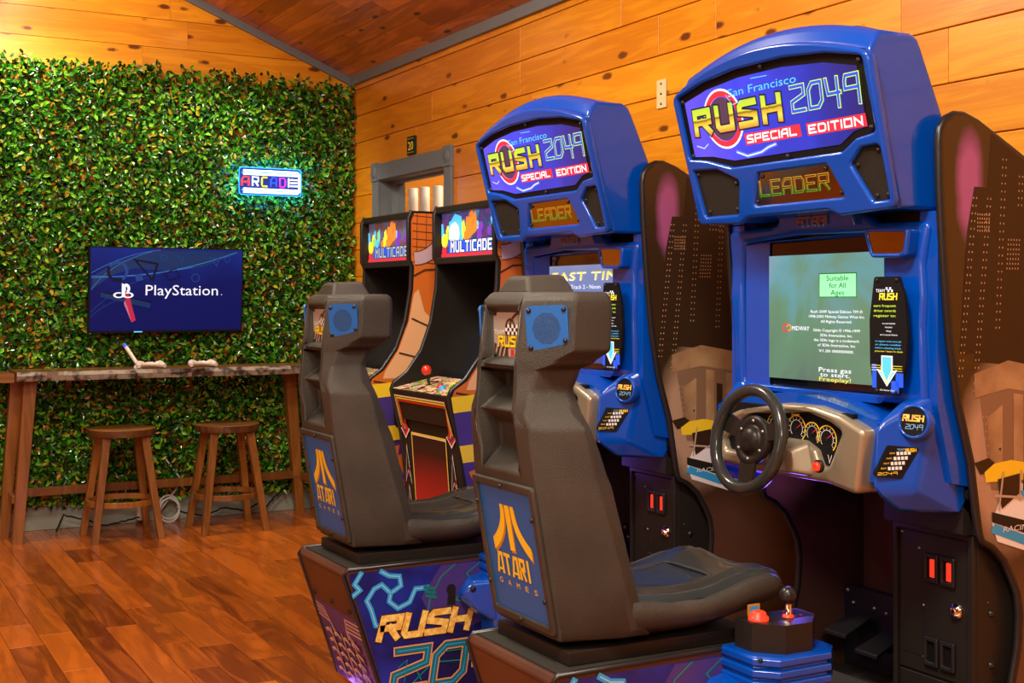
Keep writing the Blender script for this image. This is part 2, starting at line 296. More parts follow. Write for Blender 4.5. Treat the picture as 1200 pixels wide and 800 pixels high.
GL = {
 'A': [[(0,0),(0,.7),(.3,1),(1,1),(1,0)],[(0,.42),(1,.42)]], 'R': [[(0,0),(0,1),(1,1),(1,.5),(.1,.5)],[(.5,.5),(1,0)]],
 'U': [[(0,1),(0,.15),(.15,0),(1,0),(1,1)]], 'S': [[(1,1),(.15,1),(0,.85),(0,.6),(1,.42),(1,0),(0,0)]],
 'H': [[(0,0),(0,1)],[(1,0),(1,1)],[(0,.5),(1,.5)]], '2': [[(0,1),(1,1),(1,.62),(0,.38),(0,0),(1,0)]],
 '0': [[(0,0),(0,.75),(.3,1),(1,1),(1,.25),(.7,0),(0,0)]], '4': [[(0,1),(.1,.42),(1,.42)],[(.85,1),(.85,-.12)]],
 '9': [[(1,-.12),(1,1),(.1,1),(0,.8),(0,.5),(1,.5)]], 'P': [[(0,0),(0,1),(1,1),(1,.45),(0,.45)]],
 'E': [[(1,1),(0,1),(0,0),(1,0)],[(0,.5),(.8,.5)]], 'C': [[(1,1),(.1,1),(0,.85),(0,.15),(.1,0),(1,0)]],
 'I': [[(0,0),(0,1)]], 'L': [[(0,1),(0,0),(1,0)]], 'D': [[(0,0),(0,1),(.8,1),(1,.8),(1,.2),(.8,0),(0,0)]],
 'T': [[(0,1),(1,1)],[(.5,1),(.5,0)]], 'O': [[(0,0),(0,1),(1,1),(1,0),(0,0)]], 'N': [[(0,0),(0,1),(1,0),(1,1)]],
 'G': [[(1,1),(0,1),(0,0),(1,0),(1,.5),(.55,.5)]], 'M': [[(0,0),(0,1),(.5,.5),(1,1),(1,0)]], 'F': [[(0,0),(0,1),(1,1)],[(0,.5),(.8,.5)]],
 'a': [[(0,0),(.38,1),(.75,1),(.75,0)],[(.3,.33),(.75,.33)]], ' ': []}
class MB:
    def __init__(s): s.v = []; s.f = []; s.mi = []; s.mats = []; s.sm = []
    def m(s, mt):
        mt = M[mt] if isinstance(mt, str) else mt
        if mt not in s.mats: s.mats.append(mt)
        return s.mats.index(mt)
    def add(s, vs, fs, mt, smooth=False):
        k = len(s.v); s.v += [tuple(x) for x in vs]; i = s.m(mt)
        for f in fs: s.f.append(tuple(a+k for a in f)); s.mi.append(i); s.sm.append(smooth)
    def box(s, lo, hi, mt, rot=None, c=None):
        x0,y0,z0 = lo; x1,y1,z1 = hi
        vs = [V(x,y,z) for z in (z0,z1) for y in (y0,y1) for x in (x0,x1)]
        if rot is not None:
            cc = Vector(c) if c is not None else V((x0+x1)/2,(y0+y1)/2,(z0+z1)/2)
            vs = [rot @ (p-cc) + cc for p in vs]
        s.add(vs, [(0,2,3,1),(4,5,7,6),(0,1,5,4),(2,6,7,3),(0,4,6,2),(1,3,7,5)], mt)
    def prism(s, f, pts, d0, d1, mt, side=None):
        n = len(pts); a = [at(f, p[0], p[1], d0) for p in pts]; b = [at(f, p[0], p[1], d1) for p in pts]
        s.add(a+b, [tuple(range(n-1,-1,-1)), tuple(range(n,2*n))], mt)
        s.add(a+b, [(i,(i+1)%n,n+(i+1)%n,n+i) for i in range(n)], side or mt)
    def poly(s, f, pts, mt, off=0.001): s.add([at(f, p[0], p[1], off) for p in pts], [tuple(range(len(pts)))], mt)
    def rect(s, f, x0, y0, x1, y1, mt, off=0.001): s.poly(f, [(x0,y0),(x1,y0),(x1,y1),(x0,y1)], mt, off)
    def disc(s, f, x, y, r, mt, off=0.001, n=20, ry=None):
        s.poly(f, [(x+r*math.cos(2*math.pi*k/n), y+(ry or r)*math.sin(2*math.pi*k/n)) for k in range(n)], mt, off)
    def ring(s, f, x, y, r0, r1, mt, off=0.001, n=28, a0=0, a1=360, sx=1):
        vs = []; 
        for k in range(n+1):
            a = R(a0+(a1-a0)*k/n); vs += [at(f, x+r0*math.cos(a)*sx, y+r0*math.sin(a), off), at(f, x+r1*math.cos(a)*sx, y+r1*math.sin(a), off)]
        s.add(vs, [(2*k,2*k+1,2*k+3,2*k+2) for k in range(n)], mt)
    def stroke(s, f, pl, w, mt, off=0.001, ext=True):
        """mitred ribbon, no overlapping faces"""
        P_ = [Vector(p).to_2d() for p in pl]
        P_ = [p for i, p in enumerate(P_) if i == 0 or (p-P_[i-1]).length > 1e-6]
        if len(P_) < 2: return
        closed = (P_[0]-P_[-1]).length < 1e-6 and len(P_) > 3
        if closed: P_ = P_[:-1]
        n = len(P_); Lf = []; Rt = []
        for i, p in enumerate(P_):
            d0 = (p-P_[i-1]).normalized() if (closed or i > 0) else None
            d1 = (P_[(i+1) % n]-p).normalized() if (closed or i < n-1) else None
            if d0 is None: p = p - (d1*w/2 if ext else d1*0); d0 = d1
            if d1 is None: p = p + (d0*w/2 if ext else d0*0); d1 = d0
            t = d0+d1
            if t.length < 0.2: t = Vector((-d0.y, d0.x))
            t.normalize(); m = Vector((-t.y, t.x)); nn = Vector((-d0.y, d0.x)); k = w/2/max(abs(m.dot(nn)), 0.42)
            Lf.append(p+m*k); Rt.append(p-m*k)
        vs = [at(f, q.x, q.y, off) for q in Rt]+[at(f, q.x, q.y, off) for q in Lf]
        s.add(vs, [(i, (i+1) % n, n+(i+1) % n, n+i) for i in range(n if closed else n-1)], mt)
    def word(s, f, txt, x, y, cw, h, sw, mt, off=0.001, gap=0.35, slant=0.0):
        for ch in txt:
            for j_, pl in enumerate(GL[ch]):
                q = [(x+p[0]*cw+slant*p[1]*h, y+p[1]*h) for p in pl]; s.stroke(f, q, sw, mt, off+j_*.00012)
            x += (cw if ch != 'I' else 0.0) + gap*cw
        return x
    def text(s, f, txt, x, y, w, h, mt, off=0.001, slant=0.0, align=0):
        """fit bfont text; w None keeps the aspect; x is left (align 0) or centre (1)"""
        vs, fs, x0, x1, y0, y1 = text_geo(txt)
        sy = h/0.72; sx = (w/(x1-x0)) if w else sy
        ww = (x1-x0)*sx; ox = x - (ww/2 if align else 0)
        s.add([at(f, ox+(p[0]-x0)*sx+slant*p[1]*sy, y+p[1]*sy, off) for p in vs], fs, mt)
    def tube(s, pts, r, mt, n=8, closed=False, cap=True):
        pts = [Vector(p) for p in pts]; m = len(pts); rings = []; up = None
        for i, p in enumerate(pts):
            if closed: t = pts[(i+1)%m]-pts[i-1]
            else: t = pts[min(i+1,m-1)]-pts[max(i-1,0)]
            t.normalize()
            if up is None: up = t.orthogonal().normalized()
            up = (up - t*up.dot(t)).normalized(); sd = t.cross(up)
            rr = r[i] if isinstance(r, (list, tuple)) else r
            rings.append([p + (up*math.cos(2*math.pi*k/n)+sd*math.sin(2*math.pi*k/n))*rr for k in range(n)])
        vs = [q for rg in rings for q in rg]; fs = []
        for i in range(m if closed else m-1):
            j = (i+1) % m
            for k in range(n): fs.append((i*n+k, i*n+(k+1)%n, j*n+(k+1)%n, j*n+k))
        s.add(vs, fs, mt, True)
        if cap and not closed: s.add(vs, [tuple(range(n-1,-1,-1)), tuple((m-1)*n+k for k in range(n))], mt)
    def lathe(s, f, x, y, prof, mt, n=24, ry=1.0):
        """prof: (radius, offset along the normal)"""
        vs = []
        for r, d in prof:
            for k in range(n): a = 2*math.pi*k/n; vs.append(at(f, x+r*math.cos(a), y+r*ry*math.sin(a), d))
        fs = []
        for i in range(len(prof)-1):
            for k in range(n): fs.append((i*n+k, i*n+(k+1)%n, (i+1)*n+(k+1)%n, (i+1)*n+k))
        s.add(vs, fs, mt, True)
        s.add(vs[-n:], [tuple(range(n))], mt); s.add(vs[:n], [tuple(range(n-1,-1,-1))], mt)
    def rings(s, rs, mt, cap=True, smooth=False, closed=True):
        n = len(rs[0]); vs = [p for r_ in rs for p in r_]; fs = []
        for i in range(len(rs)-1):
            for k in range(n if closed else n-1): fs.append((i*n+k, i*n+(k+1)%n, (i+1)*n+(k+1)%n, (i+1)*n+k))
        s.add(vs, fs, mt, smooth)
        if cap: s.add(vs, [tuple(range(n-1,-1,-1)), tuple((len(rs)-1)*n+k for k in range(n))], mt)
    def hull(s, pts, mt):
        bm = bmesh.new()
        for p in pts: bm.verts.new(p)
        bmesh.ops.convex_hull(bm, input=bm.verts); bm.verts.index_update()
        s.add([v.co.copy() for v in bm.verts], [tuple(v.index for v in f.verts) for f in bm.faces], mt); bm.free()
    def plate(s, f, outer, holes, t, bev, mt, off=0.0):
        """flat plate with holes, thickness t behind off, rounded edges"""
        c = bpy.data.curves.new('p', 'CURVE'); c.dimensions = '2D'; c.fill_mode = 'BOTH'
        for pl in [outer]+list(holes):
            sp = c.splines.new('POLY'); sp.points.add(len(pl)-1); sp.use_cyclic_u = True
            for q, p in zip(sp.points, pl): q.co = (p[0], p[1], 0, 1)
        c.extrude = max(t/2-bev, 0.0005); c.bevel_depth = bev; c.bevel_resolution = 2; c.offset = -bev
        o = bpy.data.objects.new('p', c); C.objects.link(o)
        me = bpy.data.meshes.new_from_object(o.evaluated_get(bpy.context.evaluated_depsgraph_get()))
        vs = [at(f, v.co.x, v.co.y, off-t/2+v.co.z) for v in me.vertices]; k = len(s.v)
        s.v += [tuple(x) for x in vs]; i = s.m(mt)
        for p in me.polygons: s.f.append(tuple(a+k for a in p.vertices)); s.mi.append(i); s.sm.append(len(p.vertices) == 4)
        bpy.data.objects.remove(o); bpy.data.curves.remove(c); bpy.data.meshes.remove(me)
    def build(s, name, parent=None, bevel=0, seg=2, smooth=None, org=None, label=None, angle=30, weld=False, recalc=False):
        me = bpy.data.meshes.new(name); og = ORG if org is None else Vector(org)
        me.from_pydata([tuple(Vector(p)-og) for p in s.v], [], s.f)
        for mt in s.mats: me.materials.append(mt)
        for p, i, sm in zip(me.polygons, s.mi, s.sm): p.material_index = i; p.use_smooth = (smooth if smooth is not None else sm)
        if weld or recalc:
            bm = bmesh.new(); bm.from_mesh(me); bmesh.ops.remove_doubles(bm, verts=bm.verts, dist=1e-5)
            bmesh.ops.recalc_face_normals(bm, faces=bm.faces); bm.to_mesh(me); bm.free()
        me.update()
        o = bpy.data.objects.new(name, me); C.objects.link(o)
        if parent: o.parent = parent
        if bevel:
            b = o.modifiers.new('bevel', 'BEVEL'); b.width = bevel; b.segments = seg; b.limit_method = 'ANGLE'; b.angle_limit = R(angle)
            for p in me.polygons: p.use_smooth = True
            b.harden_normals = True
        if label: o['label'] = label
        if name in ('screw', 'bolt', 'hub_screws', 'lettering', 'screen_text'): o['kind'] = 'stuff'
        return o
def screws(mb, f, pts, r=0.006, mt='gunmetal', off=0.0):
    for p in pts: mb.lathe(f, p[0], p[1], [(r, off), (r*0.9, off+r*0.5), (r*0.4, off+r*0.8)], mt, 10)

XW, YB, H0 = 3.11, 7.90, 2.77      # right wall, back wall, eaves height
SL = 0.404                          # ceiling slope
rnd = random.Random(4)

# ------------------------------------------------------------------ floor
fl = MB(); fl.box((-4.2, -4.1, -0.06), (6.0, 8.0, -0.012), 'groove'); floor = fl.build('floor'); tag(floor, kind='structure')
k = 0
def plank(mb_lo, mb_hi, mt, parent, ch, name='plank'):
    """one board with eased visible edges"""
    m = MB(); m.box(mb_lo, mb_hi, mt); return m.build(name, parent, bevel=ch, seg=1)
x = 1.565 - 0.13*7
cols = []
while x < 3.1: cols.append(x); x += 0.13
for xi in cols:
    y = 2.65
    first = True
    while y < YB:
        L_ = rnd.choice([0.38, 0.5, 0.62, 0.8, 1.05, 1.2])*(0.9+0.2*rnd.random())
        if first: L_ *= 0.3+0.7*rnd.random(); first = False
        y1 = min(y+L_, YB)
        if y1-y > 0.05: plank((xi+.0008, y+.0008, -0.012), (min(xi+.1292, 3.1), y1-.0008, 0), M['floor'], floor, 0.0012)
        y = y1
g = MB(); g.box((-4.1, -4.0, -0.012), (cols[0]-.001, 7.9, 0), 'floor'); g.box((cols[0], -4.0, -0.012), (3.1, 2.65, 0), 'floor'); g.box((3.11, 5, -0.012), (6.0, 8.0, 0), 'floor')
g.build('plank_field', floor)['kind'] = 'stuff'

# ------------------------------------------------------------------ walls of boards
PZ = 0.175; Z0 = 2.38
DY0, DY1, DZ1 = 6.45, 7.41, 2.10       # opening in the right wall
wr = MB(); wr.box((XW+.02, -4, 0), (XW+.169, DY0-.013, 2.9), 'groove'); wr.box((XW+.02, DY1+.013, 0), (XW+.169, 8.0, 2.9), 'groove'); wr.box((XW+.02, DY0-.013, DZ1+.013), (XW+.169, DY1+.013, 2.9), 'groove')
wall_r = wr.build('wall_right'); tag(wall_r, kind='structure')
def rows(z0, z1):
    kk = math.ceil((z0-Z0)/PZ - 1) ; out = []
    while Z0+kk*PZ < z1-0.01:
        a = max(z0, Z0+kk*PZ); b = min(z1, Z0+(kk+1)*PZ)
        if b-a > 0.01: out.append((a, b))
        kk += 1
    return out
JO = {2.555: [4.683], 2.38: [4.01, 4.40]}
for a, b in rows(0.0, H0+.02):
    js = [0.9, 2.0+rnd.random()*0.3]
    y = 2.6+rnd.random()*0.8
    sp = JO.get(round(a, 3))
    if sp: js = [0.9, 2.2]+sp; y = 5.6
    while y < YB: js.append(y); y += 1.0+rnd.random()*1.5
    js.append(YB)
    segs = []
    for y0, y1 in zip(js, js[1:]):
        if a < DZ1-0.02 and y1 > DY0 and y0 < DY1:
            if y0 < DY0: segs.append((y0, DY0))
            if y1 > DY1: segs.append((DY1, y1))
        else: segs.append((y0, y1))
    for y0, y1 in segs:
        if b < 1.0 and y0 > 2.4 and y1 < 4.6: continue
        plank((XW, y0+.0006, a+.0015), (XW+.022, y1-.0006, b-.0015), M['pineY'], wall_r, 0.003)
f_ = MB(); f_.box((XW, -4, 0), (XW+.02, 0.9, H0), 'pineY'); f_.build('plank_field', wall_r)['kind'] = 'stuff'

wb = MB(); wb.add([V(-4.2, YB+.02, 0), V(XW+.1, YB+.02, 0), V(XW+.1, YB+.02, 2.85), V(-.5, YB+.02, 4.35), V(-4.2, YB+.02, 2.85)], [(0,1,2,3,4)], 'groove')
wall_b = wb.build('wall_back'); tag(wall_b, kind='structure')
FB = fr((0, YB, 0), (1, 0, 0), (0, 0, 1))
for a, b in rows(0.0, 3.7):
    js = [0.3, 0.5]; xx = 0.9+rnd.random()*1.2
    while xx < XW-.2: js.append(xx); xx += 0.9+rnd.random()*1.4
    js.append(XW)
    for x0, x1 in zip(js, js[1:]):
        def zc(x): return min(b-.0015, H0+.03+(XW-x)*SL)
        if zc(x0+.001) <= a+.01: continue
        xe = x1
        if H0+.03+(XW-x1)*SL < a+.0015: xe = XW-(a+.0015-H0-.03)/SL
        pts = [(x0+.0006, a+.0015), (xe-.0006, a+.0015), (xe-.0006, max(a+.002, zc(xe)))]
        xb = XW-(b-.0015-H0-.03)/SL
        if x0 < xb < xe: pts.append((xb, b-.0015))
        pts.append((x0+.0006, zc(x0)))
        m = MB(); m.prism(FB, pts, -.02, 0, 'pineX'); m.build('plank', wall_b, bevel=0.003, seg=1)
f_ = MB(); f_.poly(FB, [(-4.2,0),(0.3,0),(0.3,3.9),(-.5,4.3),(-4.2,2.8)], 'pineX', 0); f_.build('plank_field', wall_b)['kind'] = 'stuff'

# ceiling: slopes up from the right wall, boards along Y
CU = V(-1, 0, SL).normalized()
FC = (V(XW, 0, H0+.045), V(0, 1, 0), CU)      # normal = Y x CU  -> faces down into the room
nrm = FC[1].cross(FC[2]); sgn = 1 if nrm.z < 0 else -1
cl = MB(); cl.add([at(FC, -4, -.2, -.03*sgn), at(FC, 8, -.2, -.03*sgn), at(FC, 8, 3.9, -.03*sgn), at(FC, -4, 3.9, -.03*sgn)], [(0,1,2,3)], 'groove')
ceil = cl.build('ceiling'); tag(ceil, kind='structure')
W_ = 0.118
for i in range(12):
    js = []; y = 3.2+rnd.random()*1.0
    while y < YB: js.append(y); y += 0.6+rnd.random()*1.1
    js = [2.0]+js+[YB]
    for y0, y1 in zip(js, js[1:]):
        m = MB(); m.prism(FC, [(y0+.0006, i*W_+.001), (y1-.0006, i*W_+.001), (y1-.0006, (i+1)*W_-.001), (y0+.0006, (i+1)*W_-.001)], -.02*sgn, 0, 'ceil')
        m.build('plank', ceil, bevel=0.003, seg=1)
f_ = MB(); f_.poly(FC, [(-4,0),(2.0,0),(2.0,3.9),(-4,3.9)], 'ceil', 0); f_.poly(FC, [(2.0,12*W_),(8,12*W_),(8,3.9),(2.0,3.9)], 'ceil', 0)
zr = H0+.045+SL*3.62; f_.add([V(-.5,-4,zr), V(-.5,8,zr), V(-4.2,8,H0+.045), V(-4.2,-4,H0+.045)], [(0,1,2,3)], 'ceil'); f_.build('plank_field', ceil)['kind'] = 'stuff'
wl = MB(); wl.box((-4.3, -4.1, 0), (-4.1, 8, 2.95), 'pineY'); tag(wl.build('wall_left'), kind='structure')
wf = MB(); wf.add([V(-4.2,-4,0), V(XW+.1,-4,0), V(XW+.1,-4,2.85), V(-.5,-4,4.35), V(-4.2,-4,2.85)], [(0,1,2,3,4)], 'pineX'); tag(wf.build('wall_front'), kind='structure')
# grey trims
t = MB(); t.box((XW-.022, -3.9, H0-.005), (XW-.0005, YB, H0+.075), 'grey'); tag(t.build('trim_1', bevel=.002, seg=1), kind='structure')
t = MB(); FT = fr((XW, YB-.0005, H0-.005), (-1, 0, SL), (SL, 0, 1)); t.prism(FT, [(0.0,0), (3.9,0), (3.9,.082), (0.0,.082)], 0.0005 if FT[1].cross(FT[2]).y < 0 else -.024, .024 if FT[1].cross(FT[2]).y < 0 else -.0005, 'grey')
tag(t.build('trim_2', bevel=.002, seg=1), kind='structure')
t = MB(); t.box((-4.1, YB-.018, 0), (XW, YB-.0005, 0.14), 'base'); tag(t.build('baseboard_back', bevel=.003, seg=1), kind='structure')

# framed opening in the right wall
FR = fr((XW, 0, 0), (0, -1, 0), (0, 0, 1))
d = MB(); d.box((XW-.001, DY1, 0), (XW+.17, DY1+.012, DZ1+.012), 'grey'); d.box((XW-.001, DY0-.012, 0), (XW+.17, DY0, DZ1+.012), 'grey'); d.box((XW-.001, DY0, DZ1), (XW+.17, DY1, DZ1+.012), 'grey')
d.box((XW+.08, DY1-.014, 0), (XW+.12, DY1, DZ1), 'grey'); d.box((XW+.08, DY0, DZ1-.014), (XW+.12, DY1, DZ1), 'grey')
door = d.build('door_1'); tag(door, kind='structure')
for (y0, y1, z0, z1) in ((DY1, DY1+.09, 0, 2.10), (DY0-.09, DY0, 0, 2.10), (DY0, DY1, 2.105, 2.205)):
    c = MB(); c.box((XW-.02, y0, z0), (XW-.0005, y1, z1), 'grey'); c.build('casing', door, bevel=.003, seg=2)
for y0 in (DY1, DY0-.09):
    c = MB(); c.box((XW-.026, y0-.003, 2.10), (XW-.0005, y0+.093, 2.215), 'grey'); 
    c.lathe(FR, -(y0+.045), 2.157, [(.036, .026), (.034, .031), (.026, .027), (.022, .032), (.012, .028), (.008, .033)], 'grey', 20)
    c.build('corner_block', door)
# beyond the opening
b2 = MB(); b2.box((4.9, 4.6, 0), (5.0, 11, 3.2), 'groove'); far = b2.build('wall_far'); tag(far, kind='structure')
for a, b in rows(1.2, 3.0):
    plank((4.88, 6.0, a+.0015), (4.9, 8.1, b-.0015), M['pineY'], far, .003); plank((4.88, 8.101, a+.0015), (4.9, 10.9, b-.0015), M['pineY'], far, .003)
b3 = MB(); b3.box((XW+.17, 8.0, 0), (4.9, 8.1, 3.2), 'pineX'); tag(b3.build('wall_hall'), kind='structure')
b3 = MB(); b3.box((XW+.17, 4.6, 2.9), (5.0, 11, 3.0), 'pineY'); tag(b3.build('ceiling_hall'), kind='structure')
area((4.1, 7.2, 2.8), (0, 0, 0), 0.8, 22, (1, .85, .65))
sh = thing('wall_shelf', (4.55, 8.0, 1.5), 'dark shelf rail with pale green panel seen through the grey framed opening', 'shelf')
m = MB(); m.box((4.25, 7.3, 2.235), (4.88, 8.0, 2.255), 'black'); m.build('rail', sh, org=(4.55, 8.0, 1.5))
m = MB(); m.box((4.84, 7.3, 1.6), (4.878, 8.0, 2.19), mat('sage_panel', (.36, .38, .24), .6)); m.build('panel', sh, org=(4.55, 8.0, 1.5))
stand = MB(); stand.box((3.35, 7.35, 1.55), (3.75, 7.94, 1.60), 'leg'); stand.box((3.37, 7.37, 0), (3.41, 7.41, 1.55), 'leg'); stand.box((3.69, 7.37, 0), (3.73, 7.41, 1.55), 'leg'); stand.box((3.37, 7.88, 0), (3.41, 7.92, 1.55), 'leg'); stand.box((3.69, 7.88, 0), (3.73, 7.92, 1.55), 'leg')
tag(stand.build('tall_stand'), 'tall wooden stand carrying white rolls behind the framed opening', 'stand')
lab = ['leftmost of the three white paper rolls seen through the framed opening', 'middle one of the three white paper rolls seen through the framed opening', 'rightmost of the three white paper rolls seen through the framed opening']
for i, (yy, xx) in enumerate(((7.82, 3.52), (7.70, 3.55), (7.58, 3.59))):
    m = MB(); m.lathe(fr((xx, yy, 1.601), (1,0,0), (0,1,0)), 0, 0, [(.034, 0), (.034, .50), (.031, .503), (.012, .503), (.012, .48)], 'frost', 18)
    tag(m.build('paper_roll'), lab[i], 'paper roll', 'white paper rolls beyond the opening')

# number plate and cream wall plate
m = thing('number_sign', (XW, 6.91, 2.255), 'small dark green plaque with yellow number 20 above the grey door casing', 'sign')
q = MB(); q.box((XW-.014, 6.855, 2.217), (XW-.0005, 6.97, 2.325), mat('sign_green', (.008, .03, .018), .4)); q.build('board', m, bevel=.002, org=m.location)
FS = fr((XW-.0145, 6.9125, 2.27), (0, -1, 0), (0, 0, 1))
q = MB(); q.text(FS, '20', 0, -.026, .072, .052, mat('sign_yellow', (.85, .5, .02), .4, emit=(.9, .5, .02), es=.3), .001, 0, 1)
for zz in (-.042, .040): q.rect(FS, -.045, zz, .045, zz+.003, 'yellow', .001)
q.build('lettering', m, org=m.location)
m = thing('wall_plate', (XW, 4.37, 2.22), 'cream blank wall plate between the two racing cabinet heads', 'wall plate')
q = MB(); q.box((XW-.007, 4.338, 2.155), (XW-.0005, 4.405, 2.275), 'cream'); q.build('plate', m, bevel=.002, org=m.location)
q = MB(); screws(q, fr((XW-.007, 4.3715, 2.215), (0,-1,0), (0,0,1)), [(0, .042), (0, 0), (0, -.042)], .005); q.build('screw', m, org=m.location)
# ceiling lamp
from math import sqrt
lp = at(FC, 6.9, 0.98, .004*sgn)
m = thing('ceiling_light', lp, 'round white recessed light in the sloped wooden ceiling', 'light')
q = MB(); FL = (lp, FC[1], FC[2]) if sgn > 0 else (lp, FC[2], FC[1])
q.lathe(FL, 0, 0, [(.085, 0), (.083, .008), (.06, .008)], 'white', 28); q.build('ring', m, org=lp)
q = MB(); q.disc(FL, 0, 0, .06, mat('lamp_face', (1,1,1), .4, emit=(1,.95,.85), es=6), .0095, 28); q.build('diffuser', m, org=lp)
# ------------------------------------------------------------------ leaf wall
import numpy as np
hd = thing('artificial_hedge', (1.7, YB-.02, 0.14), 'dense green artificial leaf wall covering the back wall behind the television', 'hedge')
rg = np.random.default_rng(3)
NL = 52000
px = rg.uniform(0.25, 3.09, NL); pz = rg.uniform(0.14, 2.78, NL)
top = 2.74 + 0.05*np.sin(px*23)*np.sin(px*57+1) + rg.uniform(-.03, .05, NL)
keep = pz < top
GX, GZ = np.meshgrid(np.arange(0.2, 3.2, .085), np.arange(.1, 2.8, .085)); HX = (GX+rg.uniform(-.03, .03, GX.shape)).ravel(); HZ = (GZ+rg.uniform(-.03, .03, GX.shape)).ravel()
HR = rg.uniform(.008, .026, HX.shape)*np.where(rg.uniform(0, 1, HX.shape) < np.clip(.72-HZ*.25, .12, .7), 1, 0)*np.where(HZ < 1.1, 1.15, .95)
for hx_, hz_, hr_ in zip(HX, HZ, HR):
    if hr_ > 0: keep &= (np.abs(px-hx_)+np.abs(pz-hz_)*1.1) > hr_*1.35
px, pz = px[keep], pz[keep]; n = len(px)
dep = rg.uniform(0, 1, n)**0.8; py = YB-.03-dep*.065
ln = rg.uniform(.028, .046, n); wd = ln*rg.uniform(.42, .58, n)
ang = rg.uniform(0, 2*np.pi, n); tilt = rg.uniform(-.9, .9, n); til2 = rg.uniform(-.8, .8, n)
vs = []; fs = []; tints = []
shape = [(0, 0, 0), (.35, .5, .12), (.75, .38, .10), (1, 0, -.10), (.75, -.38, .10), (.35, -.5, .12), (.55, 0, -.03)]
A = np.array(shape)
for i in range(n):
    ca, sa = math.cos(ang[i]), math.sin(ang[i]); ct, st = math.cos(tilt[i]), math.sin(tilt[i]); c2, s2 = math.cos(til2[i]), math.sin(til2[i])
    u = np.array([ca*ct, -st*.9, sa*ct]); v = np.array([-sa*c2, -s2, ca*c2]); w_ = np.cross(u, v)
    P_ = np.array([px[i], py[i], pz[i]]) + A[:, :1]*u*ln[i] + A[:, 1:2]*v*wd[i] + A[:, 2:3]*w_*ln[i]
    b = len(vs); vs += P_.tolist(); fs += [(b, b+6, b+2, b+1), (b+6, b+3, b+2), (b, b+5, b+4, b+6), (b+6, b+4, b+3)]
    tints += [min(.95, max(0, rg.uniform(-.1, .65)+.55*(dep[i]-.25))) if rg.uniform() > (.02 if pz[i] > 1.7 else .045) else 0.99]*4  # deeper leaves tinted darker: shade of the gaps put into leaf colour
og = Vector((1.7, YB-.02, 0.14))
me = bpy.data.meshes.new('leaves'); me.from_pydata([(p[0]-og.x, min(p[1], YB-.004)-og.y, p[2]-og.z) for p in vs], [], fs)
me.materials.append(M['leaf']); me.attributes.new('tint', 'FLOAT', 'FACE').data.foreach_set('value', tints)
lv = bpy.data.objects.new('leaves', me); C.objects.link(lv); lv.parent = hd; lv['kind'] = 'stuff'
lat = MB(); brown = mat('lattice_brown', (.02, .03, .012), .8)
kx = 0.25
FHB = fr((0, YB-.03, 0), (1,0,0), (0,0,1))
while kx < 3.1: lat.rect(FHB, kx, .16, kx+.003, 2.70, brown, 0); kx += .09
kz = 0.16
while kz < 2.72: lat.rect(FHB, .25, kz, 3.09, kz+.003, brown, 0.0006); kz += .09
lt = lat.build('lattice', hd, org=og); lt['kind'] = 'stuff'

# ------------------------------------------------------------------ television
tvr = Matrix.Rotation(R(2.0), 3, 'Z') @ Matrix.Rotation(R(4), 3, 'X')
TC = V(1.855, 7.70, 1.412)
FTV = fr(TC, tvr @ V(1,0,0), tvr @ V(0,0,1))
tv = thing('television', (1.855, YB-.02, 1.41), 'wall mounted flat television with dark blue start screen above the bar table', 'television')
OT = tv.location.copy()
q = MB(); q.prism(FTV, rounded([(-.462,-.254),(.462,-.254),(.462,.254),(-.462,.254)], .004), -.035, 0, 'deepblack'); q.prism(FTV, [(-.2,-.15),(.2,-.15),(.2,.15),(-.2,.15)], -.07, -.035, 'deepblack'); q.build('case', tv, org=OT)
q = MB(); q.prism(FTV, [(-.05,-.05),(.05,-.05),(.05,.05),(-.05,.05)], -.17, -.07, 'gunmetal'); q.build('wall_bracket', tv, org=OT)
q = MB(); q.rect(FTV, -.455, -.242, .455, .248, 'tvp', .001); scr = q.build('screen', tv, org=OT)
q = MB()
bl = E_('tv_streak', (.03, .14, .42), .8); bl2 = E_('tv_streak_dim', (.008, .045, .2), .8); bl3 = E_('tv_shape', (.004, .03, .13), .6); dk = E_('tv_dark', (.0, .001, .02), .6)
def arc(p0, p1, p2, w0, mt, off, n=14):
    pl = [((1-t)**2*p0[0]+2*t*(1-t)*p1[0]+t*t*p2[0], (1-t)**2*p0[1]+2*t*(1-t)*p1[1]+t*t*p2[1]) for t in [k/n for k in range(n+1)]]
    for a, b in zip(pl, pl[1:]): q.stroke(FTV, [a, b], w0, mt, off, False)
q.poly(FTV, [(-.45,.0),(-.44,.08),(-.3,.17),(-.1,.235),(.3,.235),(.44,.23),(.2,.14),(0,.115),(-.2,.13),(-.33,.09)], bl3, .0015)
for a in ((( -.45,.10),(-.25,.22),(-.05,.24)), ((-.45,.0),(-.35,.16),(-.1,.23)), ((-.45,.07),(-.1,.09),(.15,.14))): arc(*a, .003, bl, .0024)
arc((-.45,.08),(-.05,.06),(.42,.235), .005, bl, .0026); arc((-.45,-.13),(-.3,.03),(-.05,.1), .003, bl2, .0022); arc((-.45,-.16),(-.4,-.1),(-.3,-.06), .003, bl2, .0022)
q.ring(FTV, -.30, .11, .045, .062, bl2, .0028, 24, -60, 150); q.ring(FTV, -.30, .11, .045, .062, dk, .0028, 24, 150, 300)
for cx, cy, r in ((-.03,.195,.02), (.165,.075,.026), (.36,.19,.02)): q.ring(FTV, cx, cy, r*.8, r, bl2, .0028, 20)
for c, r in (((-.13,.13), .07), ((.07,.19), .02), ((.28,.18), .03)): 
    q.stroke(FTV, [(c[0]-r, c[1]+r*.7), (c[0]+r*.5, c[1]-r), (c[0]+r*.9, c[1]+r*.4), (c[0]-r, c[1]+r*.7)], r*.18, dk if r > .05 else bl2, .0029)
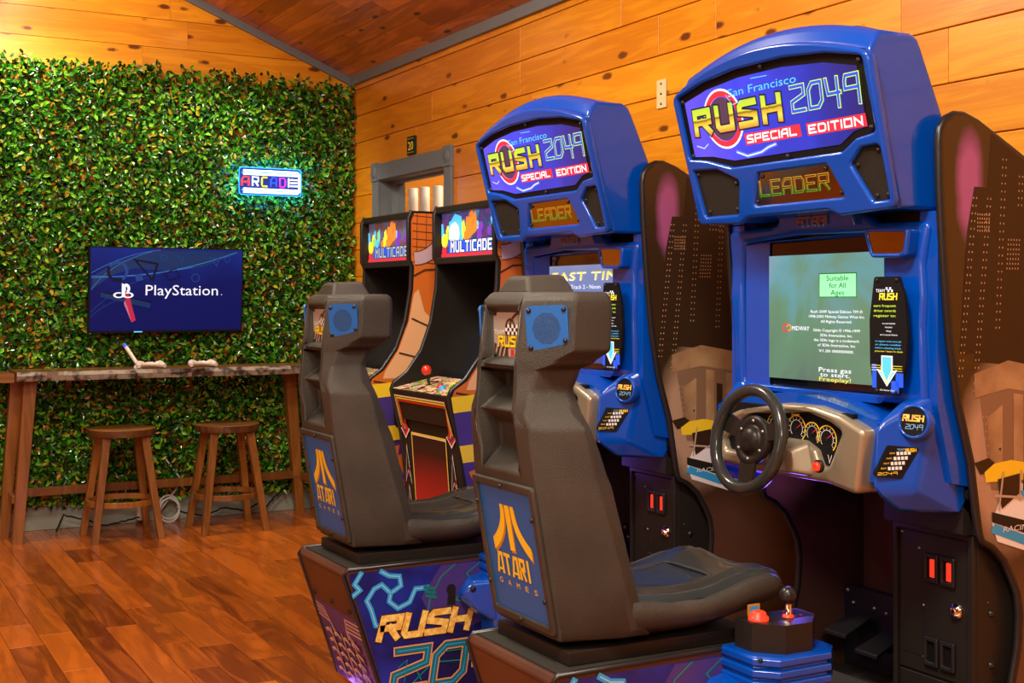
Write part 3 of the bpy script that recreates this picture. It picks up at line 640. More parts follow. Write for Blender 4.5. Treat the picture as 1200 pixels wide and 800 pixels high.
q.stroke(FTV, [(-.02,.1),(.04,.13),(.07,.08),(0,.06),(-.02,.1)], .006, dk, .0029); q.poly(FTV, [(-.2,.09),(-.16,.1),(-.15,.06),(-.19,.05)], bl2, .003)
q.stroke(FTV, [(-.38,-.03),(-.12,-.09)], .03, bl3, .003); q.stroke(FTV, [(-.38,-.015),(-.1,-.07)], .008, dk, .0034)
q.poly(FTV, [(-.262,-.02),(-.235,-.02),(-.19,-.18),(-.215,-.19)], E_('tv_red', (.42, .015, .05), .9), .0038); q.poly(FTV, [(-.255,-.06),(-.262,-.08),(-.215,-.19),(-.205,-.19)], E_('tv_rose', (.5, .15, .25), .7), .0036)
wl_ = E_('tv_white', (.75, .76, .85), .95)
# emblem: upright P over a flat S
q.poly(FTV, [(-.275,.04),(-.255,.033),(-.255,-.045),(-.275,-.038)], wl_, .0045)
q.ring(FTV, -.249, .008, .0, .03, wl_, .0044, 18, -75, 90, .75); q.poly(FTV, [(-.256,.038),(-.249,.038),(-.249,-.005),(-.256,-.005)], wl_, .0045); q.ring(FTV, -.252, .008, .0, .014, dk, .0048, 12, -80, 85, .7)
q.ring(FTV, -.292, -.03, .010, .017, wl_, .0044, 20, 60, 330, 1.9); q.ring(FTV, -.238, -.03, .010, .017, wl_, .0044, 20, -150, 120, 1.9)
q.text(FTV, 'PlayStation', -.135, -.03, .44, .064, wl_, .0045); q.disc(FTV, .328, -.026, .003, wl_, .0045, 8)
q.rect(FTV, -.20, -.252, -.15, -.245, 'ecyan', .002)
q.build('screen_picture', scr, org=OT)

# ------------------------------------------------------------------ ARCADE neon sign
ns = thing('neon_sign', (2.508, YB-.1, 2.095), 'small glowing white and blue ARCADE neon sign on the leaf wall', 'neon sign')
ON = ns.location.copy(); FN = fr((2.508, 7.74, 2.095), (1, 0, 0), (0, 0, 1))
q = MB(); q.prism(FN, rounded([(-.20,-.082),(.19,-.082),(.19,.082),(-.20,.082)], .02), -.008, -.003, mat('acrylic_backing', (.005,.02,.08), .3, emit=(.005,.04,.40), es=.6)); q.prism(FN, [(-.02,-.02),(.02,-.02),(.02,.02),(-.02,.02)], -.14, -.009, 'white'); q.build('backing', ns, org=ON)
q = MB()
for zz in (.064, .044, -.050, -.069):
    q.tube([at(FN, -.18, zz, .006), at(FN, .172, zz, .006)], .0070, 'neon', 8)
q.tube([at(FN, .172, .063, .006), at(FN, .184, .05, .006), at(FN, .184, -.055, .006), at(FN, .172, -.068, .006)], .0075, 'neon', 8)
for zz in (.018, -.002, -.022): q.tube([at(FN, .125, zz, .006), at(FN, .18, zz, .006)], .005, 'neon', 8)
q.build('white_tube', ns, org=ON)
q = MB()
for zz in (.0515, -.056): q.tube([at(FN, -.19, zz, .001), at(FN, .165, zz, .001)], .003, 'neonblue', 6)
q.tube([at(FN, p[0], p[1], 0) for p in rounded([(-.205,-.085),(.196,-.085),(.196,.085),(-.205,.085)], .02)], .003, 'neonblue', 6, closed=True)
q.build('blue_tube', ns, org=ON)
def nl(ch, x, mt, w_=.042):
    q = MB()
    for pl in GL[ch]: q.tube([at(FN, x+p[0]*w_, -.03+p[1]*.055, .009) for p in pl], .0055, mt, 8)
    q.build('letter', ns, org=ON)
nl('A', -.190, 'nred'); nl('R', -.122, 'neon', .036); nl('C', -.062, 'nyel', .034); nl('A', -.005, 'nblu', .036); nl('D', .055, 'npur', .034)
q = MB(); q.tube([at(FN, .112, -.03, .009), at(FN, .112, .027, .009)], .0055, 'neon', 8); q.build('letter', ns, org=ON)
l = bpy.data.lights.new('neon_light', 'AREA'); l.energy = 3.2; l.color = (.05, .45, 1.0); l.size = .46; l.shape = 'RECTANGLE'; l.size_y = .2
o = bpy.data.objects.new('neon_light', l); C.objects.link(o); o.location = (2.508, 7.752, 2.095); o.rotation_euler = (R(90), 0, 0)

# ------------------------------------------------------------------ bar table
tb = thing('bar_table', (1.8, 7.6, 0), 'long live edge wooden bar table standing against the leaf wall', 'table')
OB = tb.location.copy()
TX0, TX1 = 0.80, 2.80
q = MB(); NX = 60
def fy(x): return 7.42 + .012*math.sin(x*9)+.006*math.sin(x*31+1)+.004*math.sin(x*57)
def fy2(x): return 7.40 + .014*math.sin(x*7+1)+.010*math.sin(x*23)+.006*math.sin(x*67)
xs = [0.965+(TX1-0.965)*k/NX for k in range(NX+1)]
rs = [[V(x_, 7.775, .955), V(x_, fy(x_), .955), V(x_, fy2(x_), .935), V(x_, fy2(x_)+.01, .905), V(x_, 7.775, .905)] for x_ in xs]
for i in range(NX):
    a, b = rs[i], rs[i+1]
    q.add([a[0], a[1], b[1], b[0]], [(0,1,2,3)], 'table'); q.add([a[1], a[2], b[2], b[1]], [(0,1,2,3)], 'bark', True); q.add([a[2], a[3], b[3], b[2]], [(0,1,2,3)], 'bark', True); q.add([a[3], a[4], b[4], b[3]], [(0,1,2,3)], 'table')
    q.add([a[4], a[0], b[0], b[4]], [(0,1,2,3)], 'table')
q.add(rs[0], [(0,1,2,3,4)], 'table'); q.add(rs[-1], [(4,3,2,1,0)], 'table'); q.build('tabletop', tb, org=OB)
q = MB(); q.box((0.55, 7.50, .895), (0.962, 7.80, .945), 'table'); q.build('side_leaf', tb, org=OB)
def leg(mb, a, b, w0, w1, mt='leg'):
    a = Vector(a); b = Vector(b); r0 = [a+V(sx*w0, sy*w0, 0) for sx, sy in ((-1,-1),(1,-1),(1,1),(-1,1))]; r1 = [b+V(sx*w1, sy*w1, 0) for sx, sy in ((-1,-1),(1,-1),(1,1),(-1,1))]
    mb.rings([r0, r1], mt)
for a, b in (((.975, 7.50, 0), (1.05, 7.55, .905)), ((.93, 7.72, 0), (1.0, 7.70, .905)), ((2.735, 7.50, 0), (2.66, 7.55, .905)), ((2.70, 7.76, 0), (2.61, 7.70, .905))):
    q = MB(); leg(q, a, b, .027, .036); q.build('leg', tb, bevel=.003, seg=1, org=OB)
q = MB(); q.box((.98, 7.715, .225), (2.70, 7.745, .275), 'leg'); q.build('stretcher', tb, bevel=.003, seg=1, org=OB)
for x_ in (.965, 2.70):
    q = MB(); q.box((x_-.014, 7.53, .22), (x_+.014, 7.73, .265), 'leg'); q.build('stretcher', tb, bevel=.003, seg=1, org=OB)

# ------------------------------------------------------------------ stools
def stool():
    t = thing('stool', (0, 0, 0), 'backless round wooden stool with four splayed legs, left one under the bar table', 'stool', 'round stools under the bar table')
    q = MB(); q.lathe(fr((0,0,0),(1,0,0),(0,1,0)), 0, 0, [(.150,.582),(.186,.582),(.188,.585),(.188,.620)], 'stooledge', 40); q.lathe(fr((0,0,0),(1,0,0),(0,1,0)), 0, 0, [(.188,.6202),(.183,.6245),(.12,.6225),(.03,.6205)], 'table', 40); q.build('seat', t)
    for sx in (-1, 1):
        for sy in (-1, 1):
            q = MB(); leg(q, (sx*.182, sy*.178, 0), (sx*.105, sy*.10, .585), .018, .023); q.build('leg', t, bevel=.003, seg=1)
    q = MB(); ro, ri = .198, .180; n = 40; rr = []
    for k in range(n):
        a = 2*math.pi*k/n; c_, s_ = math.cos(a), math.sin(a); rr.append([V(ri*c_, ri*s_, .19), V(ro*c_, ro*s_, .19), V(ro*c_, ro*s_, .222), V(ri*c_, ri*s_, .222)])
    rr.append(rr[0]); q.rings(rr, 'leg', cap=False); q.build('foot_ring', t, bevel=.002, seg=1)
    return t
s1 = stool(); s1.location = (1.532, 7.45, 0)
s2 = copy_tree(s1); s2.location = (2.135, 7.42, 0); s2['label'] = 'backless round wooden stool beside the white cable coil, right one under the bar table'

# ------------------------------------------------------------------ game controllers, wand, cables
def controller(loc, label, rz=0):
    t = thing('game_controller', loc, label, 'game controller', 'white game controllers on the bar table', rz)
    q = MB()
    prof = [(-.078,.010,.010), (-.072,.022,.018), (-.058,.027,.022), (-.035,.022,.016), (0,.020,.014), (.035,.022,.016), (.058,.027,.022), (.072,.022,.018), (.078,.010,.010)]
    rs = []
    for x_, ry, rz_ in prof:
        dy = -.022*(abs(x_)/.078)**2; rs.append([V(x_, dy+ry*math.cos(2*math.pi*k/12), .024+rz_*math.sin(2*math.pi*k/12)) for k in range(12)])
    q.rings(rs, 'wplast', smooth=True)
    for sg in (-1, 1): q.tube([V(sg*.058,-.01,.024), V(sg*.068,-.04,.020), V(sg*.074,-.068,.016)], [.022,.018,.011], 'wplast', 12)
    q.build('body', t)
    for sg in (-1, 1):
        q = MB(); q.lathe(fr((sg*.026, -.012, .036), (1,0,0), (0,1,0)), 0, 0, [(.006,0),(.005,.008),(.010,.010),(.010,.014)], 'black', 14); q.build('thumbstick', t)
        q = MB(); q.box((sg*.052-.012, .012, .036), (sg*.052+.012, .026, .043), 'black'); q.build('shoulder_button', t, bevel=.002)
    q = MB(); q.box((-.022, -.004, .036), (.022, .018, .0395), 'black'); q.build('touchpad', t, bevel=.001)
    return t
controller((1.70, 7.51, .9555), 'white game controller on the bar table, left one beside the white wand')
controller((2.005, 7.52, .9555), 'white game controller on the bar table, right one standing alone')
t = thing('motion_wand', (1.635, 7.58, .957), 'slim white wand leaning up behind the left game controller', 'wand')
q = MB(); q.tube([V(1.65, 7.58, .975), V(1.60, 7.66, 1.075)], [.011, .012], 'wplast', 12); q.build('handle', t, org=t.location)
q = MB(); q.tube([V(1.60, 7.66, 1.075), V(1.592, 7.672, 1.092)], [.013, .010], 'eblue', 12); q.build('tip', t, org=t.location)
q = MB(); q.lathe(fr((1.652, 7.58, .9555), (1,0,0), (0,1,0)), 0, 0, [(.026,0),(.024,.012),(.014,.02)], 'wplast', 16); q.build('cradle', t, org=t.location)
q = MB(); pts = []
for k in range(70):
    a = k/70*2*math.pi*3.6; r_ = .062+.010*math.sin(k*.37); pts.append(V(1.875+r_*math.cos(a), 7.80-.012*math.sin(a*.5)-.0004*k, .085+r_*math.sin(a)*1.15))
for p in ((1.93, 7.80, .20), (1.95, 7.81, .27), (1.90, 7.82, .34), (1.86, 7.83, .40)): pts.append(V(*p))
q.tube(pts, .0055, 'wcable', 6); tag(q.build('cable_coil'), 'coiled white cable hanging by the baseboard between the two stools', 'cable')
q = MB(); q.box((1.70, 7.82, .02), (1.77, 7.875, .115), 'wplast'); tag(q.build('power_adapter', bevel=.006), 'small white power adapter on the floor behind the left stool', 'adapter')
def cable(pts, label):
    q = MB(); P_ = []
    for a, b in zip(pts, pts[1:]):
        for k in range(6):
            t_ = k/6; P_.append(V(*a).lerp(V(*b), t_)+V(0, 0, 0.006*math.sin((len(P_))*1.3)**2))
    q.tube(P_, .0055, 'deepblack', 6); tag(q.build('power_cable'), label, 'cable')
cable([(1.22,7.74,.007),(1.27,7.80,.09),(1.40,7.80,.05),(1.50,7.79,.01),(1.62,7.78,.03),(1.72,7.78,.05)], 'black cable lying by the baseboard behind the left stool')
cable([(1.93,7.80,.06),(2.10,7.79,.02),(2.22,7.8,.06),(2.36,7.8,.03),(2.5,7.79,.10)], 'black cable lying by the baseboard behind the right stool')
cable([(2.46,7.79,.007),(2.55,7.81,.10),(2.64,7.80,.17),(2.70,7.82,.26)], 'black cable climbing beside the right rear leg of the bar table')

# ------------------------------------------------------------------ racing cabinet
ORG = V(2.2, 0, 0)
U = V(0, -1, 0)
def FX(x, z=0): return fr((x, 0, z), U, (0, 0, 1))
FH = fr((2.285, 0, 1.567), U, (-.1, 0, .39))         # slanted face of the marquee head

def strokes2049(q, f, x, y, cw, h, slant, sw, out, inn, off):
    q.word(f, '2049', x, y, cw, h, sw*2.3, out, off, .28, slant); q.word(f, '2049', x, y, cw, h, sw, inn, off+.0005, .28, slant)

def make_cabinet():
    root = thing('racing_cabinet', (2.2, 2.62, 0), 'nearest blue sit-down racing game cabinet, its screen showing a green Suitable for All Ages notice', 'arcade machine', 'sit-down racing cabinets')
    # ---- side panels
    prof = [(2.52,.03),(2.57,.12),(2.625,.27),(2.648,.398),(2.667,.471),(2.673,.556),(2.665,.61),(2.648,.645),(2.615,.70),(2.571,.738),(2.535,.755),(2.526,.775),(2.516,.828),(2.496,.955),(2.451,1.104),(2.425,1.25),(2.404,1.458),(2.392,1.62),(2.387,1.736),(2.392,1.765),(2.41,1.79),(2.44,1.803),(2.47,1.804),(2.516,1.790),(2.68,1.710),(3.04,1.53),(3.06,1.50),(3.06,.03)]
    FP = fr((0, 0, 0), (1, 0, 0), (0, 0, 1))
    for sg in (-1, 1):
        q = MB(); a, b = (.40, .42) if sg < 0 else (-.42, -.40)
        q.prism(FP, prof, a, b, 'city', 'black'); q.prism(FP, prof, a-.0003, a+.0001, 'black') if sg < 0 else None
        if sg > 0: q.mi[1] = 0
        sp = q.build('side_panel', root)
        # rubber edge strip
        e = MB(); pts = [V(p[0], -sg*0-(-sg)*.41, p[1]) for p in prof[:-1]]
        pts = [V(p[0], sg*.41, p[1]) for p in prof[:-1]]; e.tube(pts, .0115, 'gunmetal', 6); e.build('edge_strip', sp)
        if sg < 0:
            f = fr((0, -.42, 0), (1, 0, 0), (0, 0, 1)); c = MB()
            # towers with rows of lit windows
            c.poly(f, [(2.56,1.765),(2.70,1.695),(3.04,1.525),(3.04,1.15),(2.50,1.20),(2.535,1.50)], 'citydark', .0006)
            c.poly(f, [(2.475,1.52),(2.50,1.63),(2.575,1.63),(2.545,1.22),(2.45,1.22)], 'citydark', .0008)
            dots = []
            for (x0, z0, dx, dz, nx, nz, sl) in ((2.495,1.60,.011,-.019,2,24,-.0022), (2.545,1.60,.011,-.019,2,26,-.0020), (2.60,1.70,.012,-.020,2,22,-.0012), (2.66,1.66,.012,-.018,5,5,-.001), (2.51,1.56,.008,-.010,6,5,0), (2.62,1.50,.010,-.012,5,7,-.001), (2.70,1.62,.012,-.019,2,20,-.001), (2.80,1.58,.012,-.019,3,22,-.001), (2.90,1.52,.012,-.019,2,22,-.001), (2.53,1.06,.011,-.018,3,12,-.001)):
                for i in range(nz):
                    for j in range(nx): c.rect(f, x0+j*dx+i*sl, z0+i*dz, x0+j*dx+i*sl+.0032, z0+i*dz+.0045, 'citydot', .0012)
            # pale building
            c.poly(f, [(2.50,1.17),(2.62,1.20),(3.03,1.13),(3.03,1.07),(2.62,1.13),(2.50,1.11)], 'citybeige', .0014)
            c.poly(f, [(2.52,1.11),(2.62,1.13),(3.03,1.07),(3.03,.86),(2.56,.88)], 'citybeige2', .001)
            for k in range(5): x0 = 2.64+k*.085; c.poly(f, [(x0,1.12-.14*(x0-2.62)),(x0+.035,1.115-.14*(x0-2.62)),(x0+.035,.90),(x0,.90)], 'citybeige', .0016); c.poly(f, [(x0+.045,1.07),(x0+.07,1.065),(x0+.07,.93),(x0+.045,.93)], 'citypink' if k % 2 else 'citydark', .0016)
            c.poly(f, [(2.545,1.06),(2.60,1.09),(2.60,.93),(2.56,.93)], 'citybeige', .0013)
            # yellow car in the distance
            c.poly(f, [(2.535,.925),(2.57,.945),(2.63,.95),(2.72,.935),(2.78,.915),(2.78,.895),(2.54,.90)], 'yellow', .0018)
            c.poly(f, [(2.50,.95),(2.55,.96),(2.60,.93),(2.52,.92)], 'citydark', .0014)
            # white and blue racing car with big rear wing
            c.poly(f, [(2.56,.80),(2.60,.87),(2.66,.89),(2.90,.86),(3.02,.80),(3.02,.70),(2.74,.70),(2.58,.75)], 'white', .002)
            c.poly(f, [(2.555,.775),(2.70,.725),(3.02,.685),(3.02,.70),(2.72,.745),(2.57,.795)], 'cyanp', .0026)
            c.poly(f, [(2.56,.80),(2.72,.75),(2.85,.74),(2.85,.765),(2.70,.79),(2.56,.825)], 'black', .003)
            c.poly(f, [(2.58,.905),(2.66,.915),(2.66,.865),(2.595,.83)], 'citydark', .0032); c.poly(f, [(2.675,.915),(2.76,.91),(2.75,.86),(2.67,.855)], 'citydark', .003)
            c.poly(f, [(2.66,.87),(2.70,.875),(2.74,.82),(2.72,.80)], 'cyanp', .0036); c.poly(f, [(2.68,.83),(2.72,.85),(2.74,.81),(2.70,.80)], 'orange', .004)
            c.stroke(f, [(2.585,.83),(2.60,.92)], .006, 'tan', .0036); c.stroke(f, [(2.66,.85),(2.665,.92)], .006, 'tan', .0036); c.stroke(f, [(2.57,.865),(2.70,.85)], .006, 'tan', .004)
            c.text(f, 'RACING', 2.60, .772, .11, .014, 'white', .0036, .2)
            c.build('printed_scene', sp)
            s_ = MB(); screws(s_, f, [(2.59,.98),(2.55,.60)], .004); s_.build('screw', sp)
    # ---- inner lower box and footwell
    q = MB(); q.box((2.55, -.385, .06), (3.05, -.115, .765), 'black'); q.prism(FP, [(2.50,.765),(2.545,.765),(2.52,.82),(2.50,.84)], .12, .385, 'black')
    q.box((2.535, -.39, .762), (3.05, -.10, .79), 'black'); lb = q.build('cash_box', root, bevel=.004)
    s_ = MB(); screws(s_, fr((0,-.385,0),(1,0,0),(0,0,1)), [(2.60,.56),(2.60,.43),(2.585,.30)], .009); s_.build('bolt', lb)
    q = MB(); q.box((2.93, -.115, .30), (2.95, .40, .90), 'brownlam'); q.box((2.50, -.40, .86), (2.95, .40, .88), 'deepblack'); q.box((2.95, -.40, .1), (3.05, .40, 1.7), 'black')
    q.box((2.47, -.335, .90), (3.0, .335, 1.56), 'deepblack'); q.box((2.46, -.36, 1.5), (3.0, .36, 1.64), 'black'); q.build('cabinet_body', root)
    # ---- coin door
    f = FX(2.5495); q = MB()
    q.plate(f, rounded([(.115,.10),(.385,.10),(.385,.762),(.115,.762)], .006), [rounded([(.128,.12),(.366,.12),(.366,.745),(.128,.745)], .004)], .016, .003, 'black', .014); cdr = q.build('coin_door_frame', root)
    q = MB(); q.box((2.545, -.364, .375), (2.556, -.130, .743), 'black'); q.box((2.545, -.364, .12), (2.556, -.130, .370), 'black')
    q.build('coin_door', cdr, bevel=.003)
    f = FX(2.545); q = MB()
    for s0, z0, kind in ((.245,.655,1),(.300,.655,1),(.245,.438,0),(.300,.438,0)):
        q = MB(); q.plate(f, rounded([(s0-.024,z0-.038),(s0+.024,z0-.038),(s0+.024,z0+.038),(s0-.024,z0+.038)], .006), [rounded([(s0-.014,z0-.026),(s0+.014,z0-.026),(s0+.014,z0+.026),(s0-.014,z0+.026)], .003)], .010, .003, 'gunmetal', .010)
        q.rect(f, s0-.016, z0-.028, s0+.016, z0+.028, 'deepblack', .0015); q.build('coin_slot_bezel', cdr)
    for s0 in (.245, .300):
        q = MB(); q.prism(f, [(s0-.003,.632),(s0+.012,.632),(s0+.012,.678),(s0-.003,.678)], .002, .007, 'redlit'); q.text(f, '25', s0+.0045, .650, .010, .012, 'ered', .0078, 0, 1); q.build('coin_button', cdr)
    q = MB(); q.lathe(f, .325, .560, [(.020,0),(.020,.006),(.013,.008),(.011,.016),(.004,.016)], 'chrome', 20); q.build('lock', cdr)
    q = MB()
    for a, b in (((.132,.55),(.215,.55)), ((.215,.55),(.215,.42)), ((.132,.42),(.215,.42))): q.stroke(f, [a, b], .0025, 'gunmetal', .0015)
    screws(q, f, [(.215,.553),(.215,.418),(.14,.735),(.2,.70)], .004, 'steel'); q.build('door_seam', cdr)['kind'] = 'stuff'
    # ---- pedals
    f = FX(2.85); q = MB(); q.prism(f, [(-.40,.21),(-.13,.21),(-.13,.455),(-.40,.455)], -.03, 0, 'pedalplate'); pp = q.build('pedal_plate', root, bevel=.003)
    s_ = MB(); screws(s_, f, [(-.385,.44),(-.15,.44),(-.36,.405),(-.27,.405),(-.22,.40),(-.15,.25)], .008, 'steel'); s_.build('bolt', pp)
    for s0, z0 in ((-.295, .0), (-.165, -.03)):
        q = MB(); q.add([V(2.82,-(s0-.040),.385+z0), V(2.82,-(s0+.040),.385+z0), V(2.71,-(s0+.046),.345+z0), V(2.71,-(s0-.046),.345+z0), V(2.82,-(s0-.040),.377+z0), V(2.82,-(s0+.040),.377+z0), V(2.71,-(s0+.046),.332+z0), V(2.71,-(s0-.046),.332+z0)], [(0,3,2,1),(4,5,6,7),(0,1,5,4),(2,3,7,6),(1,2,6,5),(3,0,4,7)], 'gunmetal')
        q.box((2.79, -s0-.010, .33+z0), (2.85, -s0+.010, .375+z0), 'gunmetal'); q.build('pedal', root, bevel=.003)
    # ---- marquee head
    def body(y, x): return V(x, y, 0)
    q = MB(); rs = []; ny = 16
    for k in range(ny+1):
        y = -.375+.75*k/ny; b_ = .068*(1-(y/.375)**2)
        z0 = 1.572 + (.012 if abs(y) < .2 else 0)
        rs.append([V(2.295, y, z0), V(2.196, y, 1.945+b_*.9), V(2.215, y, 1.985+b_), V(2.235, y, 1.997+b_), V(2.335, y, 2.000+b_*.5), V(2.358, y, 1.990+b_*.3), V(2.372, y, 1.965), V(2.452, y, 1.79), V(2.445, y, 1.572)])
    q.rings(rs, 'blue'); hd_ = q.build('marquee_housing', root, bevel=.016, seg=3, weld=True, angle=35)
    top = [(.39*math.cos(a), 0) for a in (0,)]
    outer = [(-.385, .008), (-.20, .0), (-.16, .018), (.16, .018), (.20, .0), (.385, .008)]
    arcp = [(.392-.784*k/14, .386+.074*(1-((k-7)/7)**2)) for k in range(15)]
    outer = rounded(outer+arcp, [.02,.02,.02,.02,.02,.02,.03]+[.0]*13+[.03], 3)
    glass = rounded([(-.372,.201),(-.29,.188),(-.19,.160),(.245,.160),(.300,.188),(.368,.196),(.368,.380),(.25,.406),(.1,.420),(-.1,.420),(-.25,.405),(-.372,.378)], [.012,.02,.02,.02,.02,.012,.012,0.05,.05,.05,.05,.012], 3)
    lgr = rounded([(-.363,.166),(-.252,.160),(-.168,.122),(-.198,.028),(-.350,.028)], .010, 3); rgr = rounded([(.266,.126),(.313,.164),(.372,.165),(.378,.030),(.318,.028)][::-1], .010, 3)
    led = rounded([(-.085,.134),(.186,.134),(.228,.046),(-.128,.046)], .008, 3)
    q = MB(); q.plate(FH, outer, [glass, lgr, rgr, led], .026, .0075, 'blue', .016); q.build('front_frame', hd_)
    q = MB(); q.poly(FH, [(-.38,.155),(.375,.155),(.375,.395),(.2,.43),(-.2,.43),(-.38,.395)], 'deepblack', .003); q.build('marquee_backing', hd_)
    # lit marquee
    q = MB(); L_ = [(-.352,.205),(-.27,.198),(-.18,.178),(.235,.178),(.290,.205),(.335,.212),(.338,.360),(.23,.385),(.08,.398),(-.1,.398),(-.24,.385),(-.350,.362)]
    q.poly(FH, L_, 'marq', .0045)
    q.ring(FH, -.192, .297, .062, .084, 'ewhite', .0052, 36); q.ring(FH, -.192, .297, .062, .078, 'ered', .0058, 36); q.disc(FH, -.192, .297, .060, E_('marq_plum', (.10,.05,.10), .7), .0056, 30)
    for pl, w_ in (([(-.16,.20),(-.12,.185),(-.06,.190),(-.03,.20),(0,.205)], .004), ([(-.33,.235),(-.30,.225),(-.28,.235)], .002)):
        q.stroke(FH, pl, w_*2.6, E_('bolt_glow', (.12,.22,.95), .9), .005); q.stroke(FH, pl, w_*.7, 'ewhite', .0062)
    x0 = -.318
    for mt, ex, of in (('edark', .0275, .0064), ('rushgrad', .0185, .0072)): q.word(FH, 'RUSH', x0, .270, .062, .058, ex, mt, of, .60, .10)
    q.word(FH, '2049', .092, .280, .046, .062, .0115, 'elime', .0066, .40, .10); q.word(FH, '2049', .092, .280, .046, .062, .0072, 'eblue', .0072, .40, .10)
    q.rect(FH, -.118, .214, .105, .246, 'ered', .0052); q.rect(FH, .128, .212, .338, .244, 'ered', .0052)
    q.word(FH, 'SPECIAL', -.108, .221, .0225, .018, .0050, 'ewhite', .006, .44, .1); q.word(FH, 'EDITION', .136, .219, .0245, .018, .0050, 'ewhite', .006, .44, .1)
    q.text(FH, 'San Francisco', -.150, .352, .275, .022, 'ecyan', .008, .15); q.stroke(FH, [(-.045,.388),(.02,.386)], .0022, 'ecyan', .008, False); q.stroke(FH, [(-.16,.36),(-.14,.33),(-.10,.335)], .002, 'ecyan', .008, False)
    q.build('marquee', hd_)
    s_ = MB(); screws(s_, FH, [(-.355,.365),(0,.412),(.350,.372),(.352,.208),(.04,.168),(-.355,.208)], .007, 'black', .006)
    screws(s_, FH, [(-.35,.152),(-.19,.115),(-.205,.042),(-.33,.042),(.36,.152),(.285,.122),(.33,.042),(.365,.042)], .006, 'black', .006)
    screws(s_, FH, [(-.075,.124),(.172,.124),(.212,.058),(-.112,.058)], .006, 'black', .008); s_.build('screw', hd_)
    for pl in ([(-.37,.17),(-.25,.17),(-.16,.125),(-.19,.02),(-.355,.02)], [(.378,.17),(.30,.17),(.255,.125),(.305,.02),(.385,.02)]):
        q = MB(); q.poly(FH, pl if pl[0][0] > 0 else pl[::-1], 'grille', .005); q.build('speaker_grille', hd_)
    q = MB(); q.prism(FH, led, .004, .007, 'mirror'); q.word(FH, 'LEADER', -.096, .072, .034, .038, .0066, 'leadgrad', .0082, .36, .12); q.word(FH, 'LEADER', -.096, .072, .034, .038, .0032, 'mirror', .0088, .36, .12); q.build('leader_plate', hd_)
    # ---- monitor housing
    F0 = FX(2.385)
    outer = [(-.398,1.555),(-.385,1.44),(-.392,1.36),(-.378,1.28),(-.372,1.09),(.372,1.09),(.362,1.28),(.368,1.36),(.362,1.44),(.385,1.545),(.20,1.550),(.15,1.585),(-.15,1.585),(-.20,1.560)]
    outer = rounded(outer, [.02,.03,.03,.03,.02,.02,.05,.05,.05,.02,.02,.01,.01,.02], 3)
    hole = rounded([(-.325,1.515),(-.335,1.40),(-.325,1.11),(.225,1.10),(.225,1.49),(.205,1.525),(-.10,1.53)], .015, 3)
    q = MB(); q.plate(F0, outer, [hole], .045, .014, 'blue', .0)
    q.prism(FP, [(2.40,1.09),(2.45,.90),(2.70,.85),(2.70,1.57),(2.40,1.57)], .34, .397, 'blue'); q.prism(FP, [(2.40,1.09),(2.45,.90),(2.70,.85),(2.70,1.57),(2.40,1.57)], -.397, -.34, 'blue')
    q.add([V(2.395,.325,1.51), V(2.395,.325,1.10), V(2.425,.255,1.10), V(2.425,.255,1.52)], [(0,1,2,3)], 'blue'); q.add([V(2.395,.325,1.515), V(2.425,.255,1.52), V(2.425,-.23,1.52), V(2.395,-.21,1.53)], [(0,1,2,3)], 'blue')
    mh = q.build('monitor_housing', root)
    q = MB(); q.hull([V(2.365,.15,1.545), V(2.365,-.15,1.545), V(2.36,.14,1.583), V(2.36,-.14,1.583), V(2.42,.17,1.545), V(2.42,-.17,1.545), V(2.42,.17,1.59), V(2.42,-.17,1.59)], 'blue'); q.build('logo_boss', mh, bevel=.004)
    f = FX(2.3595); q = MB(); q.word(f, 'AT', -.062, 1.556, .022, .018, .0058, 'bronze', .0022, .3); q.word(f, 'ARI', -.004, 1.556, .022, .018, .0058, 'bronze', .0022, .3); q.text(f, 'G A M E S', .0, 1.5485, .09, .006, 'cyanl', .0018, 0, 1); q.build('lettering', mh)
    q = MB(); q.add([V(2.43,.30,1.09), V(2.43,-.26,1.09), V(2.43,-.26,1.54), V(2.43,.30,1.54)], [(0,1,2,3)], 'crtglass'); q.build('screen_glass', mh)
    # mirror pod and instruction plate on the near side
    q = MB(); q.plate(FX(2.345), rounded([(.20,1.535),(.355,1.528),(.345,1.462),(.325,1.455),(.225,1.458)], .012, 3), [rounded([(.213,1.524),(.340,1.518),(.333,1.474),(.322,1.468),(.233,1.470)], .008, 3)], .05, .008, 'blue', .0); q.build('mirror_frame', mh)
    q = MB(); q.poly(FX(2.349), [(.205,1.53),(.35,1.524),(.34,1.465),(.225,1.462)][::-1], 'mirror', .0); q.build('mirror', mh)
    f = FX(2.352); pl_ = rounded([(.236,1.410),(.318,1.410),(.338,1.36),(.348,1.27),(.342,1.19),(.318,1.114),(.236,1.114),(.222,1.19),(.220,1.30)], .008, 3)
    q = MB(); q.prism(f, pl_, -.006, .003, 'deepblack'); q.build('instruction_plate', mh)
    q = MB(); o_ = .0042
    q.text(f, 'TEAM', .243, 1.371, .030, .008, 'ewhite', o_); q.word(f, 'RUSH', .256, 1.353, .011, .014, .0035, 'eyel', o_, .4, .1)
    for i in range(4):
        for j in range(2): 
            if (i+j) % 2: q.rect(f, .277+i*.006, 1.371+j*.006, .283+i*.006, 1.377+j*.006, 'ewhite', o_)
    for i, (s_t, c_) in enumerate((('earn frequent','elime'),('driver awards','elime'),('register to:','elime'))): q.text(f, s_t, .236, 1.334-i*.0125, .075, .0065, c_, o_)
    for i, s_t in enumerate(('save your statistics','best times','mileage','earn secret cars & tracks')): q.text(f, s_t, .287, 1.291-i*.0095, None, .0042, 'ewhite', o_, 0, 1)
    for i, s_t in enumerate(('to register enter your pin','or phone number','before selecting track.')): q.text(f, s_t, .285, 1.246-i*.0085, .088, .0046, 'ecyan', o_, 0, 1)
